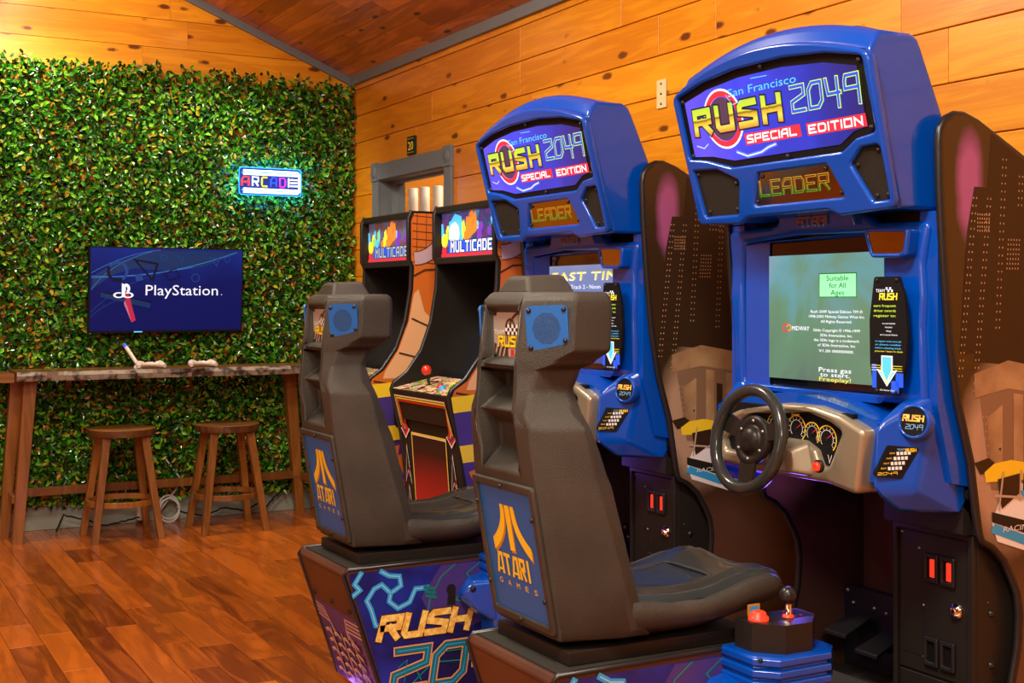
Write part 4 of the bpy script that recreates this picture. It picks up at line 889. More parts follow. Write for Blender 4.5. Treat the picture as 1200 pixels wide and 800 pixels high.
    q.text(f, 'press view 1 button for details', .287, 1.221, .094, .0042, 'eyel', o_, 0, 1)
    for (a, b, c_, d_) in ((.23,1.19,.245,1.13),(.31,1.17,.335,1.135),(.295,1.15,.32,1.12)): q.rect(f, a, d_, c_, b, 'eblue', .0036)
    q.poly(f, [(.262,1.212),(.300,1.212),(.300,1.175),(.316,1.178),(.281,1.135),(.246,1.178),(.262,1.175)][::-1], 'ewhite', o_); q.poly(f, [(.266,1.209),(.296,1.209),(.296,1.170),(.308,1.173),(.281,1.140),(.254,1.173),(.266,1.170)][::-1], 'ecyan', o_+.0006)
    for s0 in (-1, 1):
        for k in range(3): q.stroke(f, [(.281+s0*.052, 1.187-k*.006), (.281+s0*.022, 1.187-k*.006), (.281, 1.147-k*.003)], .0012, 'eyel', o_+.001, False)
    q.text(f, '(C) Game Card', .282, 1.124, .05, .004, 'ewhite', o_, 0, 1)
    q.build('lettering', mh); s_ = MB(); screws(s_, f, [(.246,1.401),(.312,1.401),(.246,1.123),(.312,1.123)], .0055, 'black', .003); s_.build('screw', mh)
    # ---- console (blue) with silver pod
    q = MB()
    arcs = [(-.325+.635*k/12, 1.052+.050*math.sin(math.pi*k/12)) for k in range(13)]
    q.prism(FX(2.29), rounded([(.300,.90)]+arcs[::-1]+[(-.31,.90)], .015, 3), -.14, 0, 'blue')
    cons = q.build('console', root, bevel=.012, seg=3)
    for sg in (-1, 1):     # sg -1: near side of the photograph
        q = MB(); S = lambda x, s, z: V(x, -s if sg < 0 else s, z)
        q.hull([S(2.262,.315,.880), S(2.275,.312,1.045), S(2.400,.372,1.000), S(2.352,.375,.885), S(2.335,.330,.828), S(2.50,.385,.815), S(2.52,.388,.85), S(2.505,.388,.95), S(2.42,.385,1.135), S(2.40,.30,1.115), S(2.46,.24,1.08), S(2.46,.24,.83)], 'blue')
        q.build('console_wing', cons, bevel=.018, seg=3, angle=18)
    # plates on the near wing: a slanted label plate and an oval badge
    a_, b_, c_ = V(2.262,-.315,.880), V(2.275,-.312,1.045), V(2.400,-.372,1.000); 
    nn = (c_-a_).cross(b_-a_).normalized(); nn = nn if nn.x < 0 else -nn
    d_ = V(2.352,-.375,.885); uu = (d_-a_).normalized(); vv = nn.cross(uu); vv = vv if vv.z > 0 else -vv; uu = vv.cross(nn)
    FW = (a_, uu, vv)
    q = MB(); wid = (d_-a_).length
    pl_ = rounded([(.004,.043),(.074,.032),(.126,.106),(.044,.116)], .008, 3); sgn_ = 1 if FW[1].cross(FW[2]).x < 0 else -1
    q.prism(FW, pl_, -.004*sgn_, .014*sgn_, 'deepblack'); q.build('control_label', cons)
    q = MB(); q.text(FW, 'TEAM', .066, .102, .020, .005, 'cyanl', .0148*sgn_); q.word(FW, 'RUSH', .088, .098, .005, .007, .0020, 'yellow', .0148*sgn_, .4)
    for i in range(4):
        q.text(FW, ['view','music','start','abort'][i], .046-.008*i, .094-.012*i, .014, .006, 'yellow', .0148*sgn_)
        for j in range(4): q.rect(FW, .064-.008*i+j*.0095, .091-.012*i, .071-.008*i+j*.0095, .099-.012*i, 'white', .0148*sgn_)
    q.word(FW, '2049', .014, .044, .010, .006, .0012, 'yellow', .0148*sgn_, .3); q.build('lettering', cons)
    FO = fr((2.345,-.374,1.055), (.30,-1,0), (.12,0,1)); FO = (FO[0], FO[1], (FO[2]-FO[1]*FO[2].dot(FO[1])).normalized())
    q = MB(); q.lathe(FO, 0, 0, [(.043,-.02),(.043,.004),(.037,.008),(.035,.002)], 'blue', 28); q.disc(FO, 0, 0, .0345, 'deepblack', .0035, 24); q.word(FO, 'RUSH', -.028, .002, .010, .013, .0038, 'gold', .0042, .42, .1); q.word(FO, '2049', -.020, -.018, .009, .011, .0012, 'cyanl', .0042, .3, .1); q.build('badge', cons)
    # silver pod
    q = MB(); out = rounded([(-.318,.925),(-.306,1.000),(-.19,1.045),(0,1.078),(.12,1.078),(.215,1.062),(.302,1.030),(.275,.868),(.170,.885),(-.12,.885),(-.26,.893)], .02, 3)
    gh = rounded([(-.205,1.005),(-.14,1.040),(-.02,1.048),(.09,1.060),(.18,1.040),(.222,1.020),(.205,.990),(.175,.930),(.145,.925),(.125,.965),(.08,.985),(-.08,.985),(-.12,.93),(-.24,.93),(-.25,.96)], .012, 3)
    q.plate(FX(2.25), out, [gh], .13, .014, 'silver', .0); pod = q.build('instrument_pod', root)
    q = MB(); q.prism(FX(2.272), [(-.27,.92),(.24,.92),(.24,1.065),(-.27,1.065)], -.02, 0, 'deepblack')
    f = FX(2.2715)
    for s0, z0, r_ in ((.035,1.012,.036),(.095,1.005,.030),(.150,.995,.036),(-.05,1.012,.034)):
        q.ring(f, s0, z0, r_-.003, r_, 'yellow', .001, 24, -50, 200); q.ring(f, s0, z0, r_*.62, r_*.66, 'white', .001, 20, -40, 220)
        for k in range(10):
            a = R(-40+26*k); q.stroke(f, [(s0+r_*.72*math.cos(a), z0+r_*.72*math.sin(a)), (s0+r_*.85*math.cos(a), z0+r_*.85*math.sin(a))], .0016, 'white', .0014, False)
        q.stroke(f, [(s0, z0), (s0+r_*.7, z0+r_*.5)], .002, 'redp', .0022, False); q.disc(f, s0, z0, .005, 'gunmetal', .0026, 12)
    q.stroke(f, [(.155,.955),(.160,.935),(.168,.955)], .002, 'white', .0015); q.disc(f, -.19, .965, .018, 'cyanp', .0015, 16); q.disc(f, -.165, .945, .008, 'yellow', .002, 12)
    q.build('gauges', pod)
    q = MB(); q.lathe(FX(2.222), .178, .932, [(.0165,0),(.0165,.008),(.012,.010)], 'black', 20); q.lathe(FX(2.222), .178, .932, [(.012,.009),(.0115,.016),(.008,.0185)], 'redlit', 20); q.text(FX(2.2025), 'VIEW', .178, .929, .014, .006, 'black', .0, 0, 1); q.build('view_button', pod)
    q = MB(); q.text(FX(2.2175), '2049', .075, 1.052, .03, .006, 'ochre', .0005, .2); q.build('lettering', pod)
    q = MB(); q.hull([V(2.26,.07,.89), V(2.26,-.13,.895), V(2.26,.06,.985), V(2.26,-.105,.985), V(2.205,.055,.905), V(2.205,-.09,.905), V(2.205,.045,.965), V(2.205,-.08,.965)], 'silver'); q.build('column_cover', pod, bevel=.012, seg=3)
    # ---- steering wheel
    WC = V(2.145, .012, .986); wn = V(-1, 0, .20).normalized(); wv = V(.20, 0, 1).normalized(); FWH = (WC, V(0,-1,0), wv)
    q = MB(); q.tube([at(FWH, .130*math.cos(2*math.pi*k/48), .130*math.sin(2*math.pi*k/48)) for k in range(48)], .0165, 'vinyl', 12, closed=True)
    sw = q.build('steering_wheel', root, bevel=0)
    q = MB()
    q.lathe(FWH, 0, 0, [(.062,-.03),(.066,-.016),(.064,-.010),(.050,-.008),(.046,-.012),(.036,-.012),(.034,-.004),(.026,.004),(.014,.008),(.003,.009)], 'black', 32); q.build('hub', sw)
    q = MB(); q.text(FWH, 'RUSH', 0, -.005, .030, .011, 'gunmetal', .0100, 0, 1); screws(q, FWH, [(.050*math.cos(R(30+60*k)), .050*math.sin(R(30+60*k))) for k in range(6)], .0055, 'steel', -.010); q.build('hub_screws', sw)
    for pts in ([(.05,.045),(.125,.070),(.135,.018),(.058,.002)], [(-.05,.045),(-.125,.070),(-.135,.018),(-.058,.002)][::-1], [(-.030,-.05),(.030,-.05),(.026,-.135),(-.026,-.135)][::-1]):
        q = MB(); q.prism(FWH, pts, -.020, -.010, 'black'); q.build('spoke', sw, bevel=.004)
    q = MB(); q.tube([at(FWH, 0, 0, -.03), at(FWH, 0, 0, -.11)], .032, 'gunmetal', 16); q.build('column', sw)
    # ---- platform, seat base
    q = MB(); q.box((1.95, -.22, .085), (2.45, .22, .33), 'black'); q.box((2.45, -.385, .05), (3.0, .385, .20), 'black'); q.box((2.45,-.38,.20), (2.95, .385, .206), 'carpet'); q.box((1.99,-.225,.33), (2.45,.225,.336), 'carpet'); q.build('platform', root)
    T0, T1 = 1.42, 1.56
    q = MB()
    base_prof = [(T0+.012,.520),(T0,.505),(T1,.085),(2.30,.085),(2.30,.36),(2.06,.47),(1.99,.522)]
    q.prism(fr((0,0,0),(1,0,0),(0,0,1)), base_prof, -.208, .208, 'brownlam'); bs = q.build('seat_base', root, bevel=.006)
    q = MB(); q.prism(fr((0,0,0),(1,0,0),(0,0,1)), [(T0+.02,.519),(1.99,.519),(1.99,.5245),(T0+.02,.5245)], -.196, .196, 'carpet'); q.build('carpet_top', bs)
    for sg in (-1, 1):
        q = MB(); q.tube([V(T1,sg*.205,.088), V(T0,sg*.205,.505), V(T0+.014,sg*.205,.521), V(1.99,sg*.205,.524), V(2.06,sg*.205,.472)], .007, 'gunmetal', 8); q.build('edge_strip', bs)
    # end panel with printed engine
    FE = fr((T1, 0, .085), U, (T0-T1, 0, .42)); q = MB()
    hgt = .443
    q.rect(FE, -.19, .0, .19, .285, 'purple', .0012); q.rect(FE, -.19, .285, .19, hgt-.01, 'brownlam', .0009)
    for k in range(4):
        q.stroke(FE, [(-.19,.27-k*.014),(-.12+k*.008,.262-k*.014),(-.09+k*.008,.22-k*.01),(-.09+k*.008,.17)], .008, 'mauve' if k % 2 else 'tan', .0016+.0004*k, False)
        q.stroke(FE, [(.19,.265-k*.014),(.07-k*.005,.262-k*.014),(.055-k*.002,.22-k*.01),(.09,.17)], .008, 'mauve' if k % 2 else 'tan', .0016+.0004*k, False)
    for c_ in range(4):
        for r_ in range(5):
            x0 = -.16+c_*.078+(r_%2)*.01; z0 = .015+r_*.036
            q.stroke(FE, [(x0,z0+.015),(x0+.03,z0+.026),(x0+.058,z0+.012)], .013, 'mauve', .0034+.0003*r_, False); q.stroke(FE, [(x0,z0+.019),(x0+.03,z0+.030),(x0+.058,z0+.016)], .004, 'cream', .0042+.0003*r_, False)
            q.rect(FE, x0+.058, z0, x0+.072, z0+.03, 'brownp', .0032)
    for x0 in (-.10, .0, .10): q.stroke(FE, [(x0,.20),(x0+.015,.01)], .010, 'tan', .006, False)
    q.build('engine_print', bs)
    s_ = MB(); screws(s_, FE, [(-.16,.31),(0,.31),(.155,.31)], .009, 'black', .001); s_.build('bolt', bs)
    # near side print
    f = fr((0, -.208, 0), (1, 0, 0), (0, 0, 1)); q = MB()
    q.poly(f, [(T0+.018,.497),(T1+.006,.09),(2.29,.09),(2.29,.35),(2.05,.46),(1.985,.508),(T0+.02,.508)], 'sidebase', .0012)
    q.poly(f, [(1.75,.505),(1.985,.505),(2.05,.455),(2.2,.39),(2.1,.30),(1.96,.33),(1.86,.30),(1.72,.33),(1.68,.41)], 'purple', .0018)
    for pl in ([(1.80,.505),(1.75,.47),(1.71,.40),(1.70,.35)], [(1.885,.50),(1.84,.47),(1.865,.445),(1.80,.39)], [(1.865,.445),(1.94,.35),(2.02,.36),(2.04,.33),(1.98,.315),(1.90,.345),(1.865,.37),(1.80,.39)], [(1.62,.12),(1.72,.20),(1.90,.19),(1.96,.26)], [(1.60,.17),(1.66,.19),(1.68,.15)]): q.stroke(f, pl, .0035, mat('teal_line', (.0, .28, .20), .4), .0026, False)
    q.disc(f, 1.785, .425, .017, 'black', .0026, 14); q.poly(f, [(1.775,.42),(1.80,.42),(1.80,.375),(1.77,.375)], 'black', .0028)
    for pl in ([(1.475,.505),(1.455,.475),(1.472,.455),(1.45,.44)], [(1.545,.505),(1.57,.49),(1.605,.485),(1.61,.455),(1.575,.435),(1.57,.41),(1.60,.385),(1.64,.40),(1.66,.44),(1.70,.44)], [(1.575,.435),(1.545,.465),(1.52,.455),(1.495,.42),(1.51,.39),(1.525,.34),(1.56,.33)]):
        q.stroke(f, pl, .016, 'cyanp', .0022); q.stroke(f, pl, .004, 'cyanl', .0030)
    for k in range(3): q.poly(f, [(1.69+k*.003,.448-k*.014),(1.73+k*.003,.438-k*.014),(1.726+k*.003,.428-k*.014),(1.686+k*.003,.438-k*.014)][::-1], 'tealp', .0034)
    for mt, ex, of in (('brownp', .027, .004), ('gold', .021, .0046)): q.word(f, 'RUSH', 1.535, .298, .058, .060, ex, mt, of, .42, .28)
    for mt, ex, of in (('orangel', .030, .004), ('tealp', .021, .0046), ('cyanp', .004, .0052)): q.word(f, '2049', 1.580, .130, .105, .120, ex, mt, of, .30, .16)
    for pl in ([(1.60,.20),(1.63,.22),(1.62,.15)], [(1.76,.23),(1.84,.23),(1.82,.16)]): q.stroke(f, pl, .0025, mat('teal_line', (0,0,0), .4), .0058, False)
    q.build('side_print', bs)
    q = MB(); q.box((1.66, -.19, .0), (2.90, .19, .085), 'deepblack'); q.build('plinth', bs)
    q = MB(); q.tube([V(T1+.03, -.17, .078), V(T1+.03, .17, .078)], .005, mat('led_violet', (.2,.1,1), .4, emit=(.25,.12,1.0), es=6), 6); q.build('light_strip', bs)
    # turntable frame between base and seat
    q = MB(); q.hull([V(1.485,-.17,.5245), V(1.485,.17,.5245), V(1.485,-.17,.557), V(1.485,.17,.557), V(1.99,-.18,.5245), V(1.99,.18,.5245), V(1.99,-.18,.557), V(1.99,.18,.557)], 'black'); q.build('seat_rail', root, bevel=.003)
    # ---- seat shell
    def ring(z, xc, wc, xr, wr_, x1, w1, x2, w2, xf, wf_, x0, zc=None):
        h = [(xc, 0, zc), (xc, wc, zc), (xr, wc+.004, None), (xr, wr_, None), (x1, w1, None), (x2, w2, None), (xf, wf_, None), (x0, wf_*.55, None), (x0, 0, None)]
        pts = [V(a, -b, z) for a, b, c in h] + [V(a, b, z) for a, b, c in h[-2:0:-1]]
        return pts
    rr = lambda z: 1.5755-.18*z
    A_ = [
     ring(.575, 1.472,.105, 1.472,.122, 1.474,.150, 1.62,.185, 1.70,.19, 1.70),
     ring(.600, rr(.60),.105, rr(.60),.122, rr(.6)+.003,.152, 1.635,.208, 1.675,.200, 1.69),
     ring(.70, rr(.70),.105, rr(.70),.122, rr(.7)+.003,.152, 1.612,.208, 1.652,.195, 1.60),
     ring(.925, rr(.925),.104, rr(.925),.118, rr(.925)+.003,.152, 1.545,.203, 1.595,.185, 1.545),
     ring(.955, rr(.955),.090, rr(.955),.105, rr(.955)+.004,.150, 1.537,.202, 1.582,.182, 1.54),
     ring(1.00, 1.455,.086, rr(1.0)+.002,.100, rr(1.0)+.008,.148, 1.525,.202, 1.568,.178, 1.53),
     ring(1.06, 1.450,.086, rr(1.06)+.002,.098, rr(1.06)+.012,.145, 1.512,.200, 1.545,.170, 1.52),
     ring(1.095, 1.400,.085, rr(1.095)+.004,.097, rr(1.095)+.015,.135, 1.50,.165, 1.535,.15, 1.515),
     ring(1.145, 1.470,.084, 1.388,.096, 1.415,.125, 1.505,.135, 1.530,.12, 1.515),
     ring(1.178, 1.470,.084, 1.390,.095, 1.425,.128, 1.520,.140, 1.545,.12, 1.52),
     ring(1.192, 1.400,.084, 1.390,.095, 1.427,.130, 1.525,.142, 1.547,.12, 1.52),
     ring(1.206, 1.403,.082, 1.391,.095, 1.450,.165, 1.548,.172, 1.565,.15, 1.53),
     ring(1.216, 1.425,.076, 1.392,.096, 1.455,.170, 1.555,.180, 1.572,.15, 1.53),
     ring(1.235, 1.425,.076, 1.395,.097, 1.478,.200, 1.578,.200, 1.598,.17, 1.54),
     ring(1.322, 1.425,.076, 1.405,.097, 1.484,.200, 1.582,.200, 1.600,.17, 1.55),
     ring(1.336, 1.405,.080, 1.405,.097, 1.484,.200, 1.582,.200, 1.600,.17, 1.55),
     ring(1.354, 1.410,.080, 1.410,.095, 1.487,.198, 1.582,.198, 1.598,.17, 1.56),
     ring(1.370, 1.425,.070, 1.425,.082, 1.495,.186, 1.575,.188, 1.588,.16, 1.57)]
    q = MB(); q.rings(A_, 'plastic'); st = q.build('seat', root, bevel=.0075, seg=3, weld=True, angle=28); st.modifiers['bevel'].use_clamp_overlap = False
    q = MB(); q.rings([[V(1.43,-.085,1.362), V(1.565,-.085,1.362), V(1.565,.085,1.362), V(1.43,.085,1.362)], [V(1.447,-.048,1.408), V(1.548,-.048,1.412), V(1.548,.048,1.412), V(1.447,.048,1.408)]], 'plastic'); q.build('headrest_cap', st, bevel=.012, seg=3, weld=True)
    # pan
    secs = []
    for (x, w_, zr, zk, zb, wb_) in ((1.585,.180,.640,.604,.574,.12),(1.62,.203,.668,.604,.572,.15),(1.66,.214,.660,.603,.570,.155),(1.75,.216,.646,.602,.568,.155),(1.85,.216,.644,.600,.567,.15),(1.93,.214,.660,.604,.572,.14),(1.99,.210,.676,.612,.580,.13),(2.05,.206,.682,.622,.592,.12),(2.078,.200,.674,.632,.605,.12),(2.097,.190,.655,.640,.622,.12)):
        half = [(0, zb), (wb_, zb), (w_-.006, zk), (w_, (zk+zr)/2), (w_-.006, zr-.006), (w_-.022, zr), (w_-.050, zr-.008), (w_-.085, zr-.018), (.06, zr-.020), (0, zr-.018)]
        secs.append([V(x, -a, b) for a, b in half]+[V(x, a, b) for a, b in half[-2:0:-1]])
    q = MB(); q.rings(secs, 'plastic', smooth=True); q.build('seat_pan', st, weld=True)
    q = MB(); g_ = []
    xs = [1.60,1.66,1.72,1.80,1.88,1.94,1.99,2.03,2.07,2.095]; zs = [.668,.660,.652,.647,.650,.662,.674,.682,.680,.668]
    for x, z in zip(xs, zs):
        g_.append([V(x, y, z+.010*(abs(y)/.17)**2*(1 if abs(y) > .1 else .6)+(.006 if abs(abs(y)-.11) < .015 else 0)-(.018 if abs(y) > .165 else 0)) for y in (-.178,-.16,-.135,-.12,-.105,-.05,0,.05,.105,.12,.135,.16,.178)])
    q.rings(g_, 'vinyl', cap=False, smooth=True, closed=False); q.build('cushion', st)
    q = MB(); pz_ = lambda x: .004+zs[0] if x < 1.62 else float(np.interp(x, xs, zs))+.004
    for pl in ([(1.66,.10),(1.72,.10),(1.80,.10),(1.88,.098),(1.94,.095)], [(1.66,-.10),(1.72,-.10),(1.80,-.10),(1.88,-.098),(1.94,-.095)], [(1.94,-.095),(1.945,-.05),(1.945,.05),(1.94,.095)], [(1.66,-.10),(1.645,-.05),(1.645,.05),(1.66,.10)]):
        q.tube([V(x, y, pz_(x)+.004) for x, y in pl], .0035, 'plastic', 6)
    q.build('piping', st)
    # back plates
    FA = fr((1.5755, 0, 0), U, (-.18, 0, 1)); q = MB()
    q.plate(FA, rounded([(-.148,.598),(.148,.598),(.148,.945),(-.148,.945)], .010), [rounded([(-.128,.618),(.128,.618),(.128,.926),(-.128,.926)], .004)], .012, .004, 'plastic', .008); q.build('panel_frame', st)
    q = MB(); q.rect(FA, -.13, .612, .13, .930, 'bluepanel', .0015); lp_ = q.build('logo_panel', st)
    # fuji-like three stroke emblem: shape as printed
    q = MB(); 
    def emblem(dx, dy, mt, of):
        q.poly(FA, [(-.010+dx,.885+dy),(.012+dx,.885+dy),(.012+dx,.775+dy),(-.010+dx,.775+dy)][::-1], mt, of)
        L1 = []; L2 = []
        for k in range(9):
            t_ = k/8; zz = .885-.103*t_; L1.append((-.016-.074*t_**3.2, zz)); L2.append((-.032-.060*t_**2.4, zz+(.012*t_)))
        for k in range(8):
            for s_ in (1, -1):
                c0 = .001
                pts = [(c0+s_*(L1[k][0]-c0)+dx, L1[k][1]+dy-(.018*(k/8)**2)), (c0+s_*(L1[k+1][0]-c0)+dx, L1[k+1][1]+dy-(.018*((k+1)/8)**2)), (c0+s_*(L2[k+1][0]-c0)+dx, L2[k+1][1]+dy), (c0+s_*(L2[k][0]-c0)+dx, L2[k][1]+dy)]
                q.poly(FA, pts if s_ > 0 else pts[::-1], mt, of)
    emblem(.004, -.006, 'ochre', .0022); emblem(0, 0, 'yellow', .0028)
    xx = -.094
    for ch in 'ATARI':
        if ch == 'A': q.poly(FA, [(xx,.708),(xx+.009,.708),(xx+.018,.742),(xx+.020,.752),(xx+.026,.752),(xx+.026,.708),(xx+.036,.708),(xx+.036,.762),(xx+.014,.762)][::-1], 'yellow', .0028); q.rect(FA, xx+.012, .716, xx+.028, .722, 'yellow', .003); xx += .040
        elif ch == 'T': q.poly(FA, [(xx,.753),(xx,.762),(xx+.032,.762),(xx+.032,.753)][::-1], 'yellow', .0028); q.rect(FA, xx+.011, .708, xx+.021, .753, 'yellow', .0028); xx += .034
        elif ch == 'R': q.word(FA, 'R', xx+.004, .713, .020, .044, .0095, 'yellow', .0028); xx += .038
        else: q.rect(FA, xx, .708, xx+.010, .762, 'yellow', .0028)
    for i, ch in enumerate('GAMES'): q.text(FA, ch, -.084+i*.042, .683, .015, .0135, 'yellow', .0028, 0, 1)
    q.text(FA, '®', .088, .770, .007, .007, 'yellow', .0028); q.build('lettering', lp_)
    s_ = MB(); screws(s_, FA, [(-.0,.933),(-.132,.88),(.132,.87),(-.132,.68),(.132,.68),(0,.61)], .006, 'black', .010); s_.build('screw', st)
    FT_ = fr((1.4245, 0, 1.27), U, (-.02, 0, 1)); q = MB()
    q.rect(FT_, -.073, -.058, .073, .060, 'taupe', .001)
    q.ring(FT_, .01, .015, .018, .024, 'brownp', .0016, 24); q.ring(FT_, .06, -.01, .058, .065, 'brownp', .0018, 24, 70, 200)
    q.poly(FT_, [(-.07,-.055),(.07,-.055),(.07,-.03),(.02,-.02),(-.03,-.03),(-.07,-.02)], 'brownp', .0014)
    for k in range(3): q.stroke(FT_, [(-.065+k*.02,-.052),(-.05+k*.02,-.02)], .007, 'taupe', .002, False)
    q.rect(FT_, .0, -.054, .07, -.03, 'taupe', .0019); q.rect(FT_, .012, -.05, .028, -.034, 'redp', .0022)
    q.text(FT_, 'TEAM', -.068, .000, .050, .012, 'white', .0026)
    for i in range(8):
        for j in range(3): q.rect(FT_, -.012+i*.010, .000+j*.008, -.002+i*.010, .008+j*.008, 'white' if (i+j) % 2 else 'black', .0024)
    q.word(FT_, 'RUSH', -.045, -.026, .021, .021, .0085, 'brownp', .0028, .4, .1); q.word(FT_, 'RUSH', -.045, -.026, .021, .021, .0062, 'yellow', .0034, .4, .1)
    q.build('team_plate', st)
    s_ = MB(); screws(s_, FT_, [(-.062,.050),(.062,.050),(-.062,-.048),(.062,-.048)], .006, 'black', .002); s_.build('screw', st)
    for sg in (-1, 1):
        p0 = V(1.402, sg*.101, 1.285); p1 = V(1.481, sg*.198, 1.285); mid = (p0+p1)/2; d_ = (p1-p0).normalized()
        uu = d_ if sg < 0 else -d_; FSp = (mid, uu, V(-.06, 0, 1).normalized()); FSp = (mid, uu, (FSp[2]-uu*FSp[2].dot(uu)).normalized())
        k_ = 1 if sg < 0 else -1
        pts = [(-.052*k_,.052),(.050*k_,.056),(.054*k_,-.030),(-.046*k_,-.052)]; pts = pts if k_ < 0 else pts[::-1]
        q = MB(); q.prism(FSp, rounded(pts, .014, 3), .000, .005, 'bluepanel'); spk = q.build('speaker_cover', st)
        q = MB(); q.disc(FSp, 0, .003, .034, 'bluegrille', .0056, 10, ry=.036); q.build('speaker_mesh', st)
        s_ = MB(); screws(s_, FSp, [(-.042*k_,.042),(.042*k_,.046),(.045*k_,-.024),(-.038*k_,-.042)], .006, 'gunmetal', .005); s_.build('screw', st)
    # ---- shifter pod on the near side of the base
    q = MB()
    def oct_(x0, x1, y0, y1, z, c=.045): return [V(x0+c,y0,z), V(x1-c,y0,z), V(x1,y0+c,z), V(x1,y1,z), V(x0,y1,z), V(x0,y0+c,z)]
    X0, X1, Y0, Y1 = 1.895, 2.118, -.36, -.205
    zz_ = [.10, .38, .452]
    for k in range(3): zz_ += [.455+k*.027, .459+k*.027, .473+k*.027, .477+k*.027]
    rs = []
    for i, z in enumerate(zz_):
        e_ = .0 if i < 3 else (.002 if (i-3) % 4 in (0, 3) else .010)
        rs.append(oct_(X0-e_, X1+e_, Y0-e_, Y1, z))
    q.rings(rs, 'blue'); sh_ = q.build('shifter_pod', root, bevel=.004, seg=2)
    q = MB(); q.hull([V(1.86,-.24,.34), V(1.85,-.28,.36), V(1.84,-.26,.455), V(1.835,-.21,.46), V(1.94,-.33,.30), V(1.94,-.33,.46), V(1.94,-.21,.48), V(1.80,-.21,.40), V(1.805,-.25,.425), V(1.94,-.21,.28)], 'blue'); q.build('pod_arm', sh_, bevel=.02, seg=3, angle=15)
    s_ = MB(); screws(s_, fr((1.838,-.262,.43),(1,-.3,0),(0,0,1)), [(0,0)], .011, 'black', .002); screws(s_, fr((1.90,-.335,.525),(.707,-.707,0),(0,0,1)), [(0,0)], .006, 'black', .002); s_.build('bolt', sh_)
    q = MB(); q.rings([oct_(1.912, 2.102, -.345, -.225, .528, .055), oct_(1.912, 2.102, -.345, -.225, .598, .055)], 'black'); bx_ = q.build('button_box', sh_, bevel=.002)
    f = fr((2.007,-.285,.5982), (1,0,0), (0,1,0)); q = MB(); q.rect(f, -.09, -.012, .09, .055, 'deepblack', .0005)
    for (a, b) in ((-.03,.030),(.045,-.005),(.05,.035)): q.text(f, '4 3', a, b, .03, .012, 'redp', .0012, 0, 1)
    q.build('gear_labels', sh_)
    q = MB(); q.lathe(f, -.062, .012, [(.024,0),(.024,.008),(.019,.009),(.018,.018),(.014,.021)], 'redlit', 24); q.build('red_button', sh_)
    q = MB(); q.lathe(f, .018, .0, [(.012,0),(.012,.004),(.0085,.006),(.0085,.040)], 'chrome', 16); q.lathe(f, .018, .0, [(.014,.001),(.012,.006),(.010,.007)], 'redlit', 16); q.build('shift_lever', sh_)
    q = MB(); q.lathe(f, .018, 0, [(.008,.032)]+[(.0215*math.sin(R(a)), .052-.0215*math.cos(R(a))) for a in range(20, 180, 16)], 'gunmetal', 24); q.build('knob', sh_)
    q = MB(); q.box((1.955,-.224,.58), (1.990,-.220,.622), 'ochre'); q.box((1.960,-.2245,.592), (1.985,-.2244,.618), 'cyanp'); q.build('sticker', sh_)
    return root

cab1 = make_cabinet()
cab2 = copy_tree(cab1); cab2.location = (2.2, 3.88, 0)
cab2['label'] = 'middle blue sit-down racing game cabinet, its screen showing FAST TIMES, behind the nearest one'

def screen1(root):
    og = ORG; f = FX(2.424)
    q = MB(); q.rect(f, -.262, 1.128, .215, 1.478, 'crt', .0); s = q.build('screen', root)
    q = MB(); f = FX(2.4235)
    q.rect(f, -.047, 1.358, .098, 1.425, 'greenp', .0003); q.rect(f, -.044, 1.361, .095, 1.422, 'emint', .0008)
    dkg = mat('ink_green', (.0, .05, .01), .5)
    for i, s_t in enumerate(('Suitable', 'for All', 'Ages')): q.text(f, s_t, .0255, 1.404-i*.0195, [.085,.062,.052][i], .0145, dkg, .0014, 0, 1)
    for i, (s_t, z, w_) in enumerate((('Rush 2049 Special Edition TM ©', 1.316, .20), ('1998-2003 Midway Games West Inc.', 1.3025, .215), ('All Rights Reserved.', 1.289, .12), ('Glide Copyright © 1996-1999', 1.265, .18), ('3Dfx Interactive, Inc.', 1.2515, .125), ('the 3Dfx logo is a trademark', 1.238, .175), ('of 3Dfx Interactive, Inc', 1.2245, .145), ('V1.00 00000000.', 1.2085, .135))):
        q.text(f, s_t, .020, z, w_, .0078, 'ewhite', .0010, 0, 1)
    q.text(f, 'Press gas', .015, 1.155, .125, .0125, 'ewhite', .001, .05, 1); q.text(f, 'to start.', .015, 1.1425, .115, .011, 'ewhite', .001, .05, 1); q.text(f, 'Freeplay!', .015, 1.130, .122, .011, 'eyel', .001, .05, 1)
    q.text(f, 'MIDWAY', -.158, 1.266, .072, .0125, 'ewhite', .001, .1); q.ring(f, -.183, 1.273, .008, .0125, 'ered', .0012, 20, 40, 330, 1.1); q.ring(f, -.170, 1.273, .006, .0105, 'eorange', .0016, 20, -120, 170)
    q.rect(f, .203, 1.30, .215, 1.335, 'ewhite', .001); q.rect(f, .203, 1.235, .215, 1.27, 'ewhite', .001); q.text(f, 'a', .208, 1.31, .008, .012, 'ered', .0014, 0, 1)
    q.build('screen_text', s)
def screen2(root):
    f = FX(2.424); q = MB(); q.rect(f, -.262, 1.128, .215, 1.478, 'crt2', .0); s = q.build('screen', root)
    q = MB(); f = FX(2.4235); q.text(f, 'FAST TIMES', -.235, 1.425, .56, .030, E_('ft_yellow', (.9,.7,.05), 1), .0014, .2); q.text(f, 'FAST TIMES', -.239, 1.422, .56, .030, 'ewhite', .0008, .2)
    q.text(f, 'Track 2 - Noon', .0, 1.392, .20, .0155, 'ewhite', .001, 0, 1); q.text(f, 'Solo', .0, 1.368, .06, .0145, 'ewhite', .001, 0, 1)
    for i in range(4):
        for j in range(5): q.rect(f, .07+j*.012, 1.335-i*.010, .079+j*.012, 1.342-i*.010, 'ewhite', .001)
        q.text(f, ['Best', 'Two', 'Now', 'End'][i], -.20, 1.335-i*.03, .05, .010, 'ewhite', .001)
    q.build('screen_text', s)
